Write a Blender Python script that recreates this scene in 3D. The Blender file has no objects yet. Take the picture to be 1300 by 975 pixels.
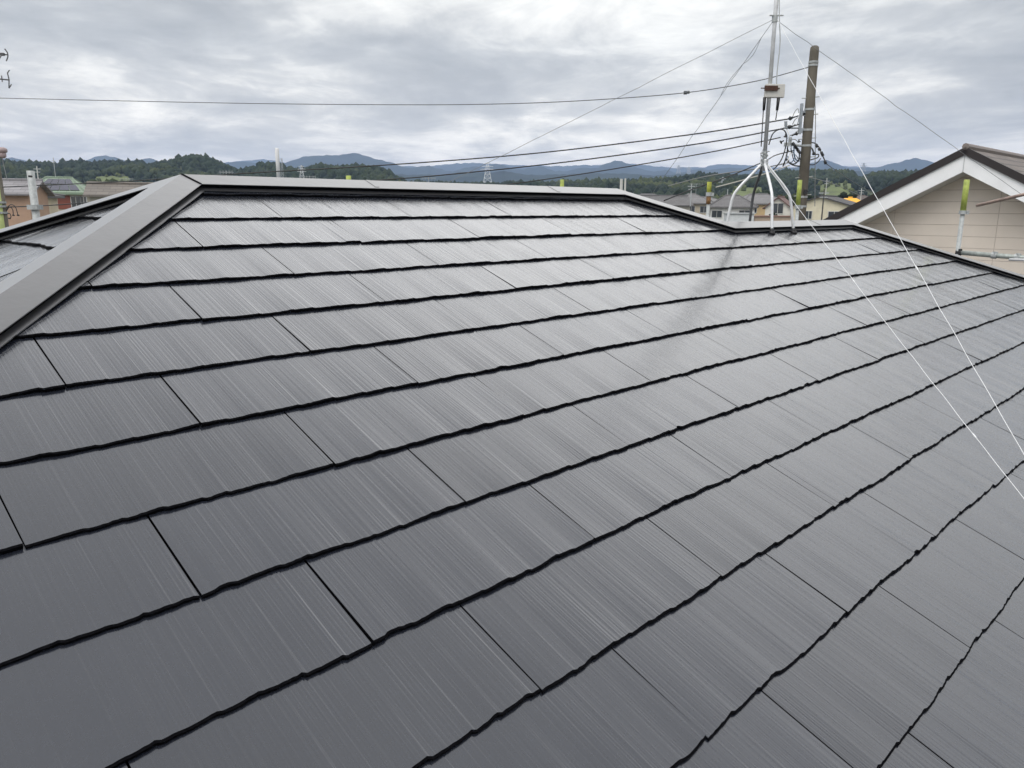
import bpy, math, random
import numpy as np
from mathutils import Vector, Matrix
R = math.radians
random.seed(7); rng = np.random.default_rng(11)
scene = bpy.context.scene
COL = scene.collection

# ------------------------------------------------------------------ camera
CZ = 7.9                                   # eye height above the street
F = 985.0                                  # focal length in photo pixels (1300 wide)
W = np.array([[0.9999910854936729, 0.004222431870994795, 0.0],
              [0.0009347196982365389, -0.22136801592766944, 0.9751898932122568],
              [0.00411767288537096, -0.975181199875669, -0.22136998933184]])
CAM = np.array([0, 0, CZ])
cd = bpy.data.cameras.new('camera'); cam = bpy.data.objects.new('camera', cd); COL.objects.link(cam)
cd.sensor_width = 36; cd.lens = F / 1300 * 36; cd.clip_end = 40000; cd.clip_start = .05
mw = np.eye(4); mw[:3, 0] = W[:, 0]; mw[:3, 1] = -W[:, 1]; mw[:3, 2] = -W[:, 2]; mw[:3, 3] = CAM
cam.matrix_world = Matrix(mw.tolist()); scene.camera = cam

# ------------------------------------------------------------------ light
scene.view_settings.view_transform = 'Standard'; scene.view_settings.look = 'None'
scene.view_settings.exposure = 0.5; scene.view_settings.gamma = 1
SUN_EL, SUN_AZ = 58, 205                    # degrees; azimuth clockwise from +Y
world = bpy.data.worlds.new('World'); scene.world = world; world.use_nodes = True
nt = world.node_tree; nt.nodes.clear()
def N(t, typ, **kw):
    n = t.nodes.new(typ)
    for k, v in kw.items():
        if k in n.inputs: n.inputs[k].default_value = v
        else: setattr(n, k, v)
    return n
def math_node(t, op, a, b=None, clamp=False):
    n = t.nodes.new('ShaderNodeMath'); n.operation = op; n.use_clamp = clamp
    for i, x in enumerate((a, b)):
        if x is None: continue
        if isinstance(x, (int, float)): n.inputs[i].default_value = x
        else: t.links.new(x, n.inputs[i])
    return n.outputs[0]
def ramp(t, fac, stops, interp='EASE'):
    n = t.nodes.new('ShaderNodeValToRGB'); n.color_ramp.interpolation = interp
    e = n.color_ramp.elements
    while len(e) < len(stops): e.new(.5)
    for k, (p, c) in enumerate(stops):
        e[k].position = p; e[k].color = (*c, 1) if len(c) == 3 else c
    t.links.new(fac, n.inputs[0]); return n.outputs[0]
def mapr(t, v, a, b, c, d, smooth=False):
    n = t.nodes.new('ShaderNodeMapRange'); n.inputs[1].default_value = a; n.inputs[2].default_value = b
    n.inputs[3].default_value = c; n.inputs[4].default_value = d
    if smooth: n.interpolation_type = 'SMOOTHSTEP'
    t.links.new(v, n.inputs[0]); return n.outputs[0]
def build_sky(t):
    L = t.links.new
    tc = N(t, 'ShaderNodeTexCoord'); sp = N(t, 'ShaderNodeSeparateXYZ'); L(tc.outputs['Generated'], sp.inputs[0])
    x, y, z = sp.outputs
    zc = math_node(t, 'ADD', math_node(t, 'MAXIMUM', z, 0.0), 0.12)
    px, py = math_node(t, 'DIVIDE', x, zc), math_node(t, 'DIVIDE', y, zc)
    cv = N(t, 'ShaderNodeCombineXYZ'); L(px, cv.inputs[0]); L(py, cv.inputs[1])
    def noise(scale, det, rough, dist, off):
        mp = N(t, 'ShaderNodeMapping'); mp.inputs['Location'].default_value = off; L(cv.outputs[0], mp.inputs[0])
        mp.inputs['Scale'].default_value = (1.0, .8, 1)
        n = N(t, 'ShaderNodeTexNoise', Scale=scale, Detail=det, Roughness=rough, Distortion=dist)
        L(mp.outputs[0], n.inputs['Vector']); return n.outputs[0]
    big = noise(.36, 4, .55, .6, (3.1, 7.4, 0))
    mid = noise(1.25, 11, .62, .8, (11.3, 2.2, 0))
    fine = noise(4.2, 7, .62, .4, (1.3, 5.2, 0))
    s = math_node(t, 'ADD', math_node(t, 'MULTIPLY', big, .70), math_node(t, 'ADD', math_node(t, 'MULTIPLY', mid, .50), math_node(t, 'MULTIPLY', fine, .24)))
    # low down the cloud deck opens and turns pale
    low = mapr(t, z, .02, .16, .055, -.015, True)
    s2 = math_node(t, 'ADD', s, low)
    col = ramp(t, s2, [(.57, (.37, .378, .386)), (.65, (.45, .458, .464)), (.71, (.55, .555, .555)), (.755, (.69, .69, .68)), (.84, (.90, .895, .87))], 'LINEAR')
    calm = N(t, 'ShaderNodeMix', data_type='RGBA'); L(mapr(t, z, .24, .42, 0, .8, True), calm.inputs[0]); L(col, calm.inputs[6]); calm.inputs[7].default_value = (.53, .535, .56, 1); col = calm.outputs[2]
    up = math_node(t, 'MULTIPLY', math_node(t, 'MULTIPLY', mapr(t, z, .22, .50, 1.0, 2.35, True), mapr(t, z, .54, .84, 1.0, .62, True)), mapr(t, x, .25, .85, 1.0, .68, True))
    air = ramp(t, z, [(0, (1.9, 1.66, 1.34)), (.07, (1.42, 1.33, 1.19)), (.18, (1.06, 1.045, 1.0))], 'LINEAR')
    tin = N(t, 'ShaderNodeVectorMath', operation='MULTIPLY'); L(col, tin.inputs[0]); L(air, tin.inputs[1]); col = tin.outputs[0]
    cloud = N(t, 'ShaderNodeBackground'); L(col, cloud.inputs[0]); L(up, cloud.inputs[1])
    sky = N(t, 'ShaderNodeTexSky', sky_type='NISHITA', sun_disc=False, sun_elevation=R(SUN_EL), sun_rotation=R(SUN_AZ))
    bg = N(t, 'ShaderNodeBackground', Strength=.1); L(sky.outputs[0], bg.inputs[0])
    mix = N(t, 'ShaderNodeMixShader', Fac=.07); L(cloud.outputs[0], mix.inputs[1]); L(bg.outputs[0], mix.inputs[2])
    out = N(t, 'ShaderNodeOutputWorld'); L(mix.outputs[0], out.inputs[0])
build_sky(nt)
sd = bpy.data.lights.new('sun', 'SUN'); sd.energy = 1.2; sd.angle = R(40); sd.color = (1, .97, .92)
sun = bpy.data.objects.new('sun', sd); COL.objects.link(sun)
dv = Vector((math.sin(R(SUN_AZ)) * math.cos(R(SUN_EL)), math.cos(R(SUN_AZ)) * math.cos(R(SUN_EL)), math.sin(R(SUN_EL))))
sun.rotation_euler = dv.to_track_quat('Z', 'Y').to_euler()
scene.cycles.use_denoising = True
scene.cycles.volume_bounces = 0
HAZE_DENSITY = 1.9e-4

# ------------------------------------------------------------------ helpers
def ray(x, y):
    d = W @ np.array([(x - 650) / F, (y - 487.5) / F, 1.0]); return d / d[1]
def at(x, y, Y):                            # the point seen there, Y metres ahead
    return CAM + ray(x, y) * Y
def V(*a): return np.array(a, float)
class MB:
    """collects shapes, links them as one mesh object"""
    def __init__(s): s.v = []; s.f = []; s.m = []; s.uv = None
    def add(s, vs, fs, m=0):
        o = len(s.v); s.v += [tuple(map(float, p)) for p in vs]
        s.f += [tuple(i + o for i in f) for f in fs]; s.m += [m] * len(fs)
    def hexa(s, b, t, m=0):                 # two rings of equal length, bottom ccw
        n = len(b)
        s.add(list(b) + list(t), [tuple(range(n))[::-1], tuple(range(n, 2 * n))] + [(i, (i + 1) % n, n + (i + 1) % n, n + i) for i in range(n)], m)
    def box(s, c, size, ax=None, m=0):
        c = np.array(c, float); h = np.array(size, float) / 2
        ax = np.eye(3) if ax is None else np.array(ax, float)
        q = [(-1, -1), (1, -1), (1, 1), (-1, 1)]
        s.hexa([c + ax[0] * h[0] * a + ax[1] * h[1] * b - ax[2] * h[2] for a, b in q],
               [c + ax[0] * h[0] * a + ax[1] * h[1] * b + ax[2] * h[2] for a, b in q], m)
    def tube(s, pts, r, n=8, m=0, cap=True):
        pts = [np.array(p, float) for p in pts]; k = len(pts)
        rr = r if hasattr(r, '__len__') else [r] * k
        rings = []; prev = None
        for i, p in enumerate(pts):
            d = pts[min(i + 1, k - 1)] - pts[max(i - 1, 0)]; d = d / (np.linalg.norm(d) + 1e-12)
            a = V(0, 0, 1) if prev is None else prev
            if abs(a @ d) > .95 and prev is None: a = V(1, 0, 0)
            a = a - d * (a @ d); a /= np.linalg.norm(a) + 1e-12; b = np.cross(d, a); prev = a
            rings.append([p + rr[i] * (a * math.cos(2 * math.pi * j / n) + b * math.sin(2 * math.pi * j / n)) for j in range(n)])
        vs = [q for g in rings for q in g]; fs = []
        for i in range(k - 1):
            for j in range(n): fs.append((i * n + j, i * n + (j + 1) % n, (i + 1) * n + (j + 1) % n, (i + 1) * n + j))
        if cap: fs += [tuple(range(n))[::-1], tuple((k - 1) * n + j for j in range(n))]
        s.add(vs, fs, m)
    def slab(s, poly, th, nrm, m=0):        # polygon given thickness against its normal
        p = [np.array(q, float) for q in poly]; nn = np.array(nrm, float)
        s.hexa([q - nn * th for q in p], p, m)
    def build(s, name, mat, parent=None, smooth=False, bevel=0):
        me = bpy.data.meshes.new(name)
        off = np.array(parent_loc(parent)) if parent is not None else np.zeros(3)
        me.from_pydata([tuple(np.array(p) - off) for p in s.v], [], s.f)
        for q in (mat if isinstance(mat, (list, tuple)) else [mat]): me.materials.append(q)
        if isinstance(mat, (list, tuple)) and len(mat) > 1: me.polygons.foreach_set('material_index', s.m)
        if smooth: me.polygons.foreach_set('use_smooth', [True] * len(me.polygons))
        me.update(); o = bpy.data.objects.new(name, me); COL.objects.link(o)
        if parent is not None: o.parent = parent
        if bevel:
            b = o.modifiers.new('bevel', 'BEVEL'); b.width = bevel; b.segments = 2; b.limit_method = 'ANGLE'
        return o
def parent_loc(p):
    r = np.zeros(3)
    while p is not None: r = r + np.array(p.location); p = p.parent
    return r
def tag(o, label=None, cat=None, group=None, kind=None):
    for k, v in (('label', label), ('category', cat), ('group', group), ('kind', kind)):
        if v: o[k] = v
    return o
def thing(name, label, cat, loc, group=None):
    o = bpy.data.objects.new(name, None); COL.objects.link(o); o.empty_display_size = .2
    o.location = tuple(map(float, loc)); return tag(o, label, cat, group)
def one(name, mb, mat, label, cat, group=None, smooth=False):
    return tag(mb.build(name, mat, None, smooth), label, cat, group)
def smoothpts(pts, n=8):                    # Catmull-Rom
    P = [np.array(p, float) for p in pts]; P = [2 * P[0] - P[1]] + P + [2 * P[-1] - P[-2]]; out = []
    for i in range(1, len(P) - 2):
        for k in range(n):
            t = k / n; a, b, c, d = P[i - 1], P[i], P[i + 1], P[i + 2]
            out.append(.5 * (2 * b + (c - a) * t + (2 * a - 5 * b + 4 * c - d) * t * t + (3 * b - a - 3 * c + d) * t ** 3))
    return out + [P[-2]]

# ------------------------------------------------------------------ materials
def material(name, col, rough=.6, metal=0, spec=.5, var=.0, vscale=3, bump=0, bscale=40, stretch=None, coat=0):
    m = bpy.data.materials.new(name); m.use_nodes = True; t = m.node_tree
    p = t.nodes['Principled BSDF']; p.inputs['Base Color'].default_value = (*col, 1); p.inputs['Roughness'].default_value = rough
    p.inputs['Metallic'].default_value = metal; p.inputs['Specular IOR Level'].default_value = spec
    p.inputs['Coat Weight'].default_value = coat
    tc = N(t, 'ShaderNodeTexCoord'); mp = N(t, 'ShaderNodeMapping'); t.links.new(tc.outputs['Object'], mp.inputs[0])
    if stretch: mp.inputs['Scale'].default_value = stretch
    if var:
        n = N(t, 'ShaderNodeTexNoise', Scale=vscale, Detail=6, Roughness=.6); t.links.new(mp.outputs[0], n.inputs['Vector'])
        c = ramp(t, n.outputs[0], [(.3, tuple(x * (1 - var) for x in col)), (.7, tuple(min(1, x * (1 + var)) for x in col))], 'LINEAR')
        t.links.new(c, p.inputs['Base Color'])
    if bump:
        n = N(t, 'ShaderNodeTexNoise', Scale=bscale, Detail=5, Roughness=.6); t.links.new(mp.outputs[0], n.inputs['Vector'])
        b = N(t, 'ShaderNodeBump', Strength=1.0, Distance=bump); t.links.new(n.outputs[0], b.inputs['Height']); t.links.new(b.outputs[0], p.inputs['Normal'])
    return m
M = {}
def mat(key, *a, **k):
    if key not in M: M[key] = material(key, *a, **k)
    return M[key]

def slate_material():
    m = bpy.data.materials.new('painted_slate'); m.use_nodes = True; t = m.node_tree; L = t.links.new
    p = t.nodes['Principled BSDF']
    uv = N(t, 'ShaderNodeUVMap'); uv.uv_map = 'UVMap'
    tl = N(t, 'ShaderNodeUVMap'); tl.uv_map = 'tile'
    st = N(t, 'ShaderNodeSeparateXYZ'); L(tl.outputs[0], st.inputs[0])
    def noise(sx, sy, det, rough):
        mp = N(t, 'ShaderNodeMapping'); mp.inputs['Scale'].default_value = (sx, sy, 1); L(uv.outputs[0], mp.inputs[0])
        n = N(t, 'ShaderNodeTexNoise', Scale=1, Detail=det, Roughness=rough); L(mp.outputs[0], n.inputs['Vector']); return n.outputs[0]
    g1 = noise(135, .45, 1, .5)             # the comb-drawn grain down the slope
    g2 = noise(42, .3, 1, .5)
    g3 = noise(230, 1.0, 0, .5)
    peel = noise(70, 55, 3, .6)
    blot = noise(5, 3.5, 4, .6)
    # grain fades in patches and from tile to tile
    wgt = math_node(t, 'MULTIPLY', mapr(t, blot, .36, .62, .7, 1.0, True), mapr(t, st.outputs[0], 0, 1, .75, 1.1))
    h = math_node(t, 'ADD', math_node(t, 'MULTIPLY', g1, 1.25), math_node(t, 'ADD', math_node(t, 'MULTIPLY', g2, .16), math_node(t, 'MULTIPLY', g3, .35)))
    h = math_node(t, 'SUBTRACT', h, .88)
    h = math_node(t, 'ADD', math_node(t, 'MULTIPLY', h, wgt), math_node(t, 'ADD', math_node(t, 'MULTIPLY', peel, .05), math_node(t, 'MULTIPLY', blot, .10)))
    b = N(t, 'ShaderNodeBump', Strength=1.0, Distance=.0011); L(h, b.inputs['Height']); L(b.outputs[0], p.inputs['Normal'])
    tint = mapr(t, st.outputs[1], 0, 1, .88, 1.12)
    c = ramp(t, blot, [(.3, (.0110, .0130, .0195)), (.7, (.0130, .0152, .0220))], 'LINEAR')
    mx = N(t, 'ShaderNodeVectorMath', operation='SCALE'); L(c, mx.inputs[0]); L(tint, mx.inputs['Scale'])
    L(mx.outputs[0], p.inputs['Base Color'])
    L(mapr(t, peel, .3, .7, .20, .30), p.inputs['Roughness'])
    p.inputs['IOR'].default_value = 1.6
    p.inputs['Coat Weight'].default_value = 1.0; p.inputs['Coat IOR'].default_value = 1.55; p.inputs['Coat Roughness'].default_value = .16
    L(b.outputs[0], p.inputs['Coat Normal']); p.inputs['Specular Tint'].default_value = (.90, .935, 1, 1); L(mapr(t, st.outputs[1], 0, 1, .11, .16), p.inputs['Coat Roughness'])
    return m
SLATE = slate_material()
EDGE = material('slate_edge_cap_shade', (.004, .004, .005), .5, spec=.15, var=.4, vscale=60, bump=.002, bscale=120)  # black for slate edges and joints; on cap recesses it paints in the shade
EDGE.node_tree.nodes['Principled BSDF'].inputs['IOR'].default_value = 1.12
UNDER = material('under_roof_felt', (.006, .006, .006), .9)
CAPM = material('painted_ridge_metal', (.034, .034, .037), .3, var=.10, vscale=5, bump=.005, bscale=4)
for k_, v_ in (('IOR', 1.6), ('Coat Weight', 1.0), ('Coat IOR', 1.55), ('Coat Roughness', .32)): CAPM.node_tree.nodes['Principled BSDF'].inputs[k_].default_value = v_
WHITE = mat('white_paint', (.80, .81, .82), .5, var=.05)
GLASS = mat('window_glass', (.03, .035, .04), .08, spec=.8)
STEEL = mat('galvanised_steel', (.55, .56, .57), .38, metal=.25, var=.15, vscale=20)
ZINC = mat('weathered_zinc', (.36, .38, .38), .55, metal=.2, var=.25, vscale=25)
BLACK = mat('black_rubber', (.012, .012, .014), .5)
CABLE = mat('black_cable', (.02, .021, .023), .55)
WIRE = mat('grey_wire', (.22, .23, .24), .5, metal=.4)
CORD = mat('white_cord', (.72, .73, .74), .5)
CONC = mat('pole_concrete', (.115, .103, .082), .85, var=.35, vscale=6, bump=.004, bscale=30, stretch=(1, 1, .25))
SLEEVE = mat('yellow_sleeve', (.34, .40, .09), .55, var=.3, vscale=14)
RUST = mat('rust', (.06, .024, .015), .8, var=.5, vscale=40)

# ------------------------------------------------------------------ ground, hills, mountains, haze
def ground_z(x, y):
    r = math.hypot(x, y)
    return 2.6 * min(1, max(0, (r - 45) / 110)) + 2.0 * min(1, max(0, (r - 160) / 260))
def build_ground():
    rs = [0, 15, 30, 45, 70, 100, 130, 155, 200, 260, 320, 420, 700, 1500, 3500, 8900]; n = 48
    mb = MB(); vs = [(0, 0, 0)]
    for r in rs[1:]:
        for k in range(n):
            a = 2 * math.pi * k / n; vs.append((r * math.sin(a), r * math.cos(a), ground_z(r, 0)))
    fs = [(0, 1 + (k + 1) % n, 1 + k) for k in range(n)]
    for i in range(len(rs) - 2):
        for k in range(n):
            a, b = 1 + i * n + k, 1 + i * n + (k + 1) % n; fs.append((a, b, b + n, a + n))
    mb.add(vs, fs)
    g = mat('town_ground', (.10, .105, .075), .95, var=.4, vscale=.05)
    tag(mb.build('ground', g), kind='structure')
build_ground()

def interp(pts, x):
    xs = [p[0] for p in pts]; ys = [p[1] for p in pts]; return float(np.interp(x, xs, ys))
def vnoise(seed, scale):
    r = np.random.default_rng(seed); g = r.random((256, 256))
    def f(x, y):
        x = x / scale; y = y / scale; i, j = np.floor(x).astype(int), np.floor(y).astype(int); fx, fy = x - i, y - j
        fx = fx * fx * (3 - 2 * fx); fy = fy * fy * (3 - 2 * fy); i %= 256; j %= 256; i1 = (i + 1) % 256; j1 = (j + 1) % 256
        return (g[i, j] * (1 - fx) + g[i1, j] * fx) * (1 - fy) + (g[i, j1] * (1 - fx) + g[i1, j1] * fx) * fy
    return f
def grid_mesh(name, X, Y, Z, m, smooth=True):
    nx, ny = X.shape; me = bpy.data.meshes.new(name)
    vs = np.stack([X, Y, Z], -1).reshape(-1, 3); idx = np.arange(nx * ny).reshape(nx, ny)
    fs = np.stack([idx[:-1, :-1], idx[1:, :-1], idx[1:, 1:], idx[:-1, 1:]], -1).reshape(-1, 4)
    me.vertices.add(len(vs)); me.vertices.foreach_set('co', vs.ravel()); me.loops.add(fs.size); me.loops.foreach_set('vertex_index', fs.ravel())
    me.polygons.add(len(fs)); me.polygons.foreach_set('loop_start', np.arange(0, fs.size, 4)); me.polygons.foreach_set('loop_total', np.full(len(fs), 4))
    me.polygons.foreach_set('use_smooth', np.full(len(fs), smooth)); me.update(calc_edges=True); me.validate(); me.materials.append(m)
    o = bpy.data.objects.new(name, me); COL.objects.link(o); return o

def forest_material():
    m = bpy.data.materials.new('forest_leaves'); m.use_nodes = True; t = m.node_tree; L = t.links.new; p = t.nodes['Principled BSDF']
    at_ = N(t, 'ShaderNodeAttribute'); at_.attribute_name = 'tint'
    tc = N(t, 'ShaderNodeTexCoord'); n = N(t, 'ShaderNodeTexNoise', Scale=.9, Detail=5, Roughness=.7); L(tc.outputs['Object'], n.inputs['Vector'])
    c = ramp(t, at_.outputs['Fac'], [(0, (.014, .024, .012)), (.35, (.022, .036, .015)), (.7, (.038, .052, .018)), (1, (.085, .10, .028))], 'LINEAR')
    s = mapr(t, n.outputs[0], .3, .7, .55, 1.45); mx = N(t, 'ShaderNodeVectorMath', operation='SCALE'); L(c, mx.inputs[0]); L(s, mx.inputs['Scale'])
    L(mx.outputs[0], p.inputs['Base Color']); p.inputs['Roughness'].default_value = .8; p.inputs['Specular IOR Level'].default_value = .2
    n2 = N(t, 'ShaderNodeTexNoise', Scale=1.6, Detail=4, Roughness=.7); L(tc.outputs['Object'], n2.inputs['Vector'])
    b = N(t, 'ShaderNodeBump', Strength=1, Distance=.9); L(n2.outputs[0], b.inputs['Height']); L(b.outputs[0], p.inputs['Normal'])
    return m
FOREST = forest_material()
def ico(sub):
    import bmesh
    bm = bmesh.new(); bmesh.ops.create_icosphere(bm, subdivisions=sub, radius=1); bm.verts.ensure_lookup_table()
    v = np.array([q.co[:] for q in bm.verts]); f = np.array([[q.index for q in g.verts] for g in bm.faces]); bm.free(); return v, f
ICO = ico(1)
def crowns(name, P, rad, hgt, tint, material_, label, group=None):
    """P centres of the crowns: one mesh of lumpy crowns"""
    tv, tf = ICO; n = len(P); k = len(tv)
    ks = rng.normal(0, 1, (n, 5, 3)) * 2.4; ph = rng.random((n, 5)) * 6.28
    d = np.ones((n, k))
    for i in range(5): d += .10 * np.sin(np.einsum('kc,nc->nk', tv, ks[:, i]) * 1.3 + ph[:, i:i + 1])
    d += rng.normal(0, .10, (n, k))
    vs = tv[None] * d[..., None]; vs = vs * np.stack([rad, rad, hgt], -1)[:, None, :] + P[:, None, :]
    fs = (tf[None] + (np.arange(n) * k)[:, None, None]).reshape(-1, 3); vs = vs.reshape(-1, 3)
    me = bpy.data.meshes.new(name); me.vertices.add(len(vs)); me.vertices.foreach_set('co', vs.ravel())
    me.loops.add(fs.size); me.loops.foreach_set('vertex_index', fs.ravel()); me.polygons.add(len(fs))
    me.polygons.foreach_set('loop_start', np.arange(0, fs.size, 3)); me.polygons.foreach_set('loop_total', np.full(len(fs), 3))
    me.polygons.foreach_set('use_smooth', np.full(len(fs), True)); me.update(calc_edges=True); me.materials.append(material_)
    a = me.attributes.new('tint', 'FLOAT', 'POINT'); a.data.foreach_set('value', np.repeat(tint, k))
    o = bpy.data.objects.new(name, me); COL.objects.link(o); return o

SIL = [(-260, 206), (-100, 203), (0, 202), (5, 203), (20, 205), (35, 203.5), (48, 205), (60, 206), (75, 206), (80, 203), (100, 202), (110, 204), (120, 204), (140, 203), (155, 203.5),
       (175, 204), (185, 207), (195, 209), (205, 206), (220, 203), (235, 200), (250, 199), (262, 201), (275, 205), (285, 209), (295, 214), (305, 215), (320, 212), (330, 207.5), (345, 206),
       (355, 207), (365, 212), (380, 215), (395, 211), (410, 209), (425, 212), (440, 211), (455, 210), (470, 212), (485, 214), (495, 219), (503, 225), (520, 232), (640, 231), (680, 229), (720, 228), (760, 226.5),
       (790, 227), (815, 228), (860, 229), (875, 227), (888, 223), (905, 223), (925, 222), (940, 221), (960, 220), (985, 218), (1000, 214), (1015, 216), (1030, 216), (1045, 215),
       (1060, 216), (1072, 214.5), (1082, 217), (1089, 224), (1096, 224), (1105, 219), (1120, 217), (1150, 218), (1200, 216), (1300, 214), (1560, 206)]
HILL_Y0, HILL_Y1, CROWN = 330., 640., 4.2
n1, n2 = vnoise(3, 60), vnoise(5, 140)
def hill_point(px, t):                      # t 0 foot .. 1 crest
    y = interp(SIL, px); d = ray(px, y); Yc = HILL_Y1
    zc = CZ + d[2] * Yc - CROWN * 1.1
    Y = HILL_Y0 + t * (Yc - HILL_Y0); x = d[0] * Y
    z0 = ground_z(Y, 0) - .5
    s = t * t * (3 - 2 * t) * .55 + t * .45
    bump = (float(n1(np.array(x + 900.), np.array(Y + 50.))) - .5) * 14 * math.sin(math.pi * min(1, t)) if t <= 1 else 0
    return x, Y, max(z0 - 1, z0 + (zc - z0) * s + bump * min(1., (zc - z0) / 25))
def build_hills():
    pxs = np.arange(-260, 1561, 8); ts = np.linspace(0, 1, 16)
    A = np.array([[hill_point(p, t) for t in ts] for p in pxs])
    back = A[:, -1:, :].copy(); back[:, :, 1] *= 1.35; back[:, :, 0] *= 1.35; back[:, :, 2] = 4
    A = np.concatenate([A, back], 1)
    g = mat('hill_soil', (.05, .06, .025), .95, var=.35, vscale=.03)
    tag(grid_mesh('hills', A[..., 0], A[..., 1], A[..., 2], g), kind='structure')
    P, rad, hgt, tint = [], [], [], []
    nt1, nt2 = vnoise(21, 45), vnoise(22, 18)
    for t in np.linspace(.02, 1.0, 34):
        Y = HILL_Y0 + t * (HILL_Y1 - HILL_Y0); step = 3.7 / Y * F
        for p in np.arange(-255, 1556, step):
            p += random.uniform(-.45, .45) * step; tt = min(1, max(0, t + random.uniform(-.02, .02) * (t < .99)))
            if 560 < p < 700 and random.random() < .3: continue
            x, y, z = hill_point(p, tt)
            v = .55 * float(nt1(np.array(x + 2000), np.array(y))) + .3 * float(nt2(np.array(x + 2000), np.array(y))) + .15 * random.random()
            meadow = (1040 < p < 1085 and tt < .55) or (118 < p < 165 and .42 < tt < .62) or (930 < p < 968 and tt < .5)
            if meadow:
                if random.random() < .6: continue
                v = .95
            r = random.uniform(1.7, 2.9) * (.6 if meadow else 1)
            P.append((x, y, z + r * .9)); rad.append(r); hgt.append(r * random.uniform(.9, 1.35)); tint.append(min(1, max(0, (v - .28) * 1.7)))
    P = np.array(P); right = P[:, 0] > at(560, 230, 1)[0] * P[:, 1]
    for sel, nm in ((~right, 'l'), (right, 'r')):
        o = crowns('forest', P[sel], np.array(rad)[sel], np.array(hgt)[sel], np.array(tint)[sel], FOREST, '')
        tag(o, 'dense green woodland covering the low hills on the left' if nm == 'l' else 'dense green woodland on the hills behind the utility pole', 'woodland', None, 'stuff')
    # pale grass of the clearings
    f = mat('meadow_grass', (.11, .135, .042), .95, var=.3, vscale=.15)
    for lo, hi, t0, t1 in ((1036, 1090, .12, .62), (118, 166, .40, .62), (926, 970, .1, .52)):
        Q = np.array([[hill_point(p, t) for t in np.linspace(t0, t1, 8)] for p in np.linspace(lo, hi, 14)]); Q[..., 2] += .5
        o = grid_mesh('meadow', Q[..., 0], Q[..., 1], Q[..., 2], f); tag(o, kind='structure')
build_hills()

MT1 = [(-300, 205), (-40, 206), (8, 201.5), (15, 200), (26, 203), (60, 208), (100, 206), (112, 203), (120, 198.5), (133, 197), (148, 200), (158, 203.5), (174, 203.5), (185, 201), (195, 201.5), (206, 206), (240, 212),
       (272, 209), (285, 207), (300, 206), (315, 205), (330, 208), (345, 211), (362, 207), (375, 202), (385, 199), (405, 197.5), (415, 197), (430, 197), (445, 194), (455, 195), (475, 201), (500, 207.5), (515, 213), (530, 211.5), (545, 210.5),
       (556, 214), (572, 218), (582, 215), (594, 212), (606, 212), (617, 212), (630, 208.5), (638, 209), (646, 213), (662, 216), (676, 212), (690, 212), (704, 217), (720, 217), (740, 213),
       (758, 213), (770, 207.5), (780, 204), (790, 205.5), (802, 210), (816, 215), (832, 218.5), (846, 216), (858, 220), (872, 218), (886, 214), (896, 216), (906, 214.5), (918, 214), (930, 213), (945, 215), (962, 218),
       (990, 217), (1015, 212), (1030, 207), (1042, 203.5), (1049, 203), (1058, 206), (1070, 211), (1084, 214.5), (1095, 211.5), (1110, 213.5), (1125, 209.5), (1140, 206), (1150, 203), (1160, 201), (1168, 201.5), (1180, 205), (1200, 210), (1300, 208), (1600, 204)]
MT2 = [(-300, 208), (200, 209), (290, 206), (335, 202.5), (345, 203.5), (362, 206), (420, 208), (540, 212), (570, 208), (600, 207), (650, 209), (700, 211), (760, 209), (800, 207.5), (850, 213), (895, 212), (905, 209), (925, 208.5),
       (950, 210), (990, 213), (1060, 211), (1120, 212), (1300, 213), (1600, 210)]
def build_range(name, sil, Yc, m, seed, front=.34, lows=()):
    pxs = np.arange(-300, 1601, 5.0); ss = np.linspace(-1, 1, 41); nA, nB, nC = vnoise(seed, Yc * .045), vnoise(seed + 1, Yc * .016), vnoise(seed + 2, Yc * .007)
    X = np.zeros((len(pxs), len(ss))); Y = X.copy(); Z = X.copy()
    for i, p in enumerate(pxs):
        d = ray(p, interp(sil, p)); zc = CZ + d[2] * Yc
        for j, s in enumerate(ss):
            y = Yc * (1 + s * (front if s < 0 else .2)); x = d[0] * y
            a = 1 - abs(s); prof = a ** 1.15
            rid = (abs(float(nA(np.array(x + 3e4), np.array(y))) - .5) * 1.1 + abs(float(nB(np.array(x + 3e4), np.array(y))) - .5) * .5 + abs(float(nC(np.array(x + 3e4), np.array(y))) - .5) * .22)
            z = 2 + (zc - 2) * max(0, prof - rid * min(1, abs(s) * 3.2) * (.8 * a + .1))
            if abs(s) > .98: z = 2
            if j == 20: z = zc + (float(nC(np.array(x * 2 + 3e4), np.array(y))) - .5) * Yc * .0018
            X[i, j], Y[i, j], Z[i, j] = x, y, z
    tag(grid_mesh(name, X, Y, Z, m), kind='structure')
MTN = material('mountain_forest', (.020, .031, .021), .95, spec=.1, var=.45, vscale=.012)
build_range('mountains', MT1, 3600, MTN, 31)
build_range('far_mountains', MT2, 5200, MTN, 41)
LOWHILL = [(-300, 222), (300, 222), (480, 219), (520, 222), (560, 222), (590, 218), (615, 219.5), (640, 217), (662, 221), (700, 222), (750, 220), (790, 220.5), (830, 223), (880, 220), (950, 221), (1040, 216), (1100, 218), (1200, 217), (1600, 219)]
build_range('middle_hills', LOWHILL, 2100, MTN, 51)

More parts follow.
